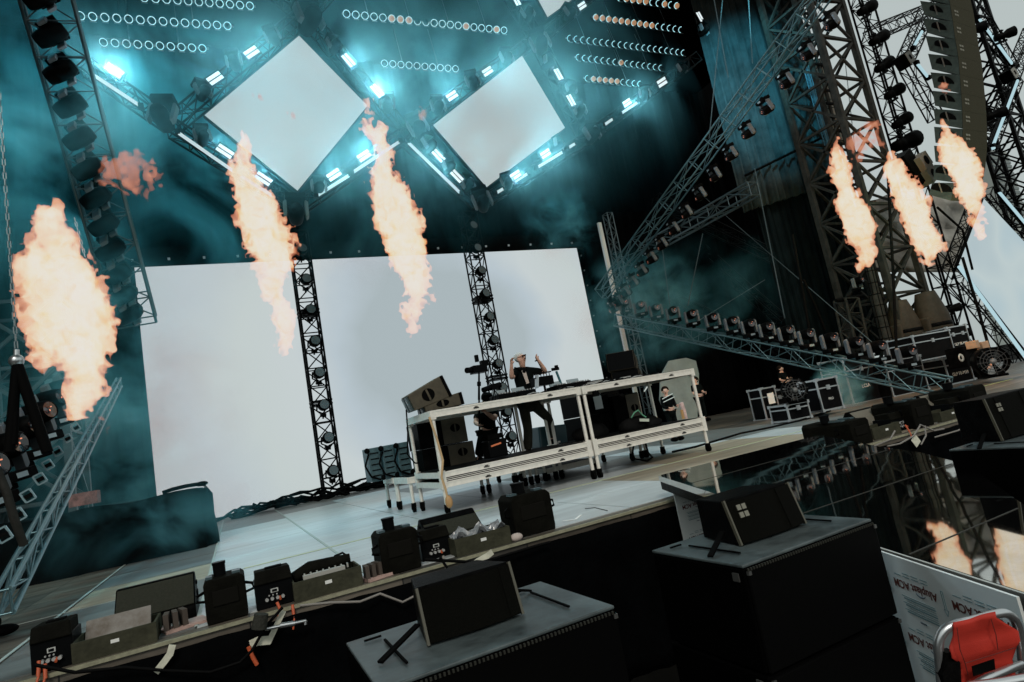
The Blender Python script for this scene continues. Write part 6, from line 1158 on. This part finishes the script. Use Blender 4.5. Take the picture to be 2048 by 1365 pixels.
for (x, y), a, lb in S_:
    p = A(x, y, DY-.35); q = A(x+ANG[a][0]*10, y+ANG[a][1]*10, DY-.35); l = bpy.data.lights.new('strobe_light_output', 'AREA'); l.shape = 'RECTANGLE'; l.size = .36; l.size_y = .2; l.energy = 80 if x < 1200 else 150; l.color = (.70, .90, 1)
    o_ = bpy.data.objects.new('strobe_light_output', l); COL.objects.link(o_); xx = (q-p).normalized(); zz = V((-.05, 1, .22)); zz = (zz-xx*zz.dot(xx)).normalized(); o_.location = p; o_.rotation_euler = Matrix((xx, zz.cross(xx), zz)).transposed().to_euler(); o_.visible_glossy = False
for loc, aim, e_, sp in (((3, 19.5, 14.5), (-5, 13, 4), 1900, 70), ((7, 19.5, 14.5), (5, 13, 8), 800, 80), ((12, 19, 14), (13.5, 14, 4), 800, 80), ((-6, 12.0, 15), (-4.2, 14, 4), 2600, 80), ((15, 10.5, 13), (19.5, 15.3, 12), 3600, 60), ((-1.0, 17, 13), (-2.5, 12, 0), 700, 60)):
    lamp('added_teal_spot', 'SPOT', loc, TEAL, e_, .3, aim, sp)  # added spots that light smoke and drape teal, without fixtures
# ------------------------------------------------------------------ smoke
def smoke_mat(name, dens, scale, thr, col=(.24, .74, .82)):  # the scatter colour carries the teal of the stage light
    mm = bpy.data.materials.new(name); mm.use_nodes = True; t_ = mm.node_tree; t_.nodes.clear(); N = t_.nodes.new; Lk = t_.links.new; o_ = N('ShaderNodeOutputMaterial')
    tc = N('ShaderNodeTexCoord'); ln_ = N('ShaderNodeVectorMath'); ln_.operation = 'LENGTH'; Lk(tc.outputs['Object'], ln_.inputs[0])
    fa = N('ShaderNodeMapRange'); fa.inputs[1].default_value = 1.0; fa.inputs[2].default_value = .25; fa.interpolation_type = 'SMOOTHSTEP'; Lk(ln_.outputs['Value'], fa.inputs[0])
    ge = N('ShaderNodeNewGeometry'); n = N('ShaderNodeTexNoise'); n.inputs['Scale'].default_value = scale; n.inputs['Detail'].default_value = 4; n.inputs['Roughness'].default_value = .6; n.inputs['Distortion'].default_value = .6; Lk(ge.outputs['Position'], n.inputs['Vector'])
    mr = N('ShaderNodeMapRange'); mr.inputs[1].default_value = thr; mr.inputs[2].default_value = thr+.16; Lk(n.outputs[0], mr.inputs[0])
    m1 = N('ShaderNodeMath'); m1.operation = 'MULTIPLY'; Lk(fa.outputs[0], m1.inputs[0]); Lk(mr.outputs[0], m1.inputs[1]); m2 = N('ShaderNodeMath'); m2.operation = 'MULTIPLY'; m2.inputs[1].default_value = dens; Lk(m1.outputs[0], m2.inputs[0])
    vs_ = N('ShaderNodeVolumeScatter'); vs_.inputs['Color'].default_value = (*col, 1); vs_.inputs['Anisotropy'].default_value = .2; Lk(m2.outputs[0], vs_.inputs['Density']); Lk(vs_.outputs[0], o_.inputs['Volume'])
    return mm
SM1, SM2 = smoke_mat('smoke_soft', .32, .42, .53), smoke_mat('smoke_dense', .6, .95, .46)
def smoke(label, c, r, m_):
    b = MB(); b.ball((0, 0, 0), 1, (1, 1, 1), 10); o_ = b.build('smoke', m_); o_.location = c; o_.scale = r; tag(o_, label, 'smoke', kind='stuff'); return o_
smoke('smoke tinted with teal light filling the upper left of the stage', A(60, 300, 14.0), (3.0, 2.6, 4.0), smoke_mat('smoke_cloud', .8, .5, .47))
smoke('smoke tinted with teal light under the roof behind the left diamond', A(380, 150, 15.5), (5.5, 3.0, 3.6), SM1)
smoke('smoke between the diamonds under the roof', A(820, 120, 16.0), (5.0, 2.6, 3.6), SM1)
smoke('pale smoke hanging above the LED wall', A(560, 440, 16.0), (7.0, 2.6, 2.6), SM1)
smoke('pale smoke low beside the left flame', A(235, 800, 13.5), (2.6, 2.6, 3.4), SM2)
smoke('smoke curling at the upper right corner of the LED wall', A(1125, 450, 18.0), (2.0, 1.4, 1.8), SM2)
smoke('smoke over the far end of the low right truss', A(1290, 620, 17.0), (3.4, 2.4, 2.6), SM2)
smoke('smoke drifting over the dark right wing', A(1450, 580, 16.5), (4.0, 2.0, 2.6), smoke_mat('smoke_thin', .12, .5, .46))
hz = smoke_mat('halo_haze', .15, .40, .39)  # haze added so that the strobes get halos
smoke('thin haze added around the hung trusses for strobe halos', V((5.5, 13.2, 10.2)), (9.5, 1.9, 5.0), hz)
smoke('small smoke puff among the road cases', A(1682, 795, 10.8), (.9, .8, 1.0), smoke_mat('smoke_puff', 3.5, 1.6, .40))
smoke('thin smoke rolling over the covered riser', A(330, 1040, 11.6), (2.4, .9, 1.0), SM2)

# ------------------------------------------------------------------ repeated small pieces become parts of their own
ONE = {'hanger_rods': 'hanger_rod', 'handle': 'handle', 'end_trim': 'end_trim', 'rungs': 'rung', 'square_marks': 'square_mark', 'catch': 'catch', 'strap': 'strap', 'ball_corners': 'ball_corner', 'bolt_plates': 'bolt_plate',
       'edge_bolts': 'edge_bolt', 'side_handle': 'side_handle', 'top_catch': 'top_catch', 'pipes': 'pipe', 'metal_fitting': 'metal_fitting', 'latch_slot': 'latch_slot', 'orange_plug': 'orange_plug', 'light_panel': 'light_panel', 'dark_block': 'dark_block', 'yoke_box': 'yoke_box', 'eyes': 'eye', 'knob': 'knob', 'socket_row': 'socket', 'panel_seam': 'panel_seam', 'window': 'window_band', 'strap_line': 'strap'}
def islands(me):
    n = len(me.vertices); par = list(range(n))
    def fi(a):
        while par[a] != a: par[a] = par[par[a]]; a = par[a]
        return a
    for e in me.edges:
        a, b_ = fi(e.vertices[0]), fi(e.vertices[1])
        if a != b_: par[a] = b_
    g_ = {}
    for p in me.polygons: g_.setdefault(fi(p.vertices[0]), []).append(p.index)
    return list(g_.values())
done = {}
for o in list(bpy.data.objects):
    bn = o.name.split('.')[0]
    if bn not in ONE or o.type != 'MESH' or o.parent is None: continue
    if o.data.name not in done:
        me = o.data; out = []
        gs = islands(me)
        if 1 < len(gs) <= 60:
            for g_ in gs:
                vi = sorted({v for p in g_ for v in me.polygons[p].vertices}); mp = {v: i for i, v in enumerate(vi)}; m2 = bpy.data.meshes.new(ONE[bn])
                m2.from_pydata([me.vertices[v].co[:] for v in vi], [], [[mp[v] for v in me.polygons[p].vertices] for p in g_]); m2.polygons.foreach_set('use_smooth', [me.polygons[p].use_smooth for p in g_]); m2.materials.append(me.materials[0]); m2.update(); out.append(m2)
        done[me.name] = out
    out = done[o.data.name]
    if not out: continue
    mats_ = [(c, c.matrix_basis.copy()) for c in o.children]
    for m2 in out:
        c = bpy.data.objects.new(ONE[bn], m2); COL.objects.link(c); c.parent = o.parent; c.matrix_basis = o.matrix_basis.copy()
        for md in o.modifiers:
            if md.type == 'BEVEL': k = c.modifiers.new('bevel', 'BEVEL'); k.width = md.width; k.segments = md.segments; k.limit_method = 'ANGLE'; k.angle_limit = md.angle_limit
    bpy.data.objects.remove(o)
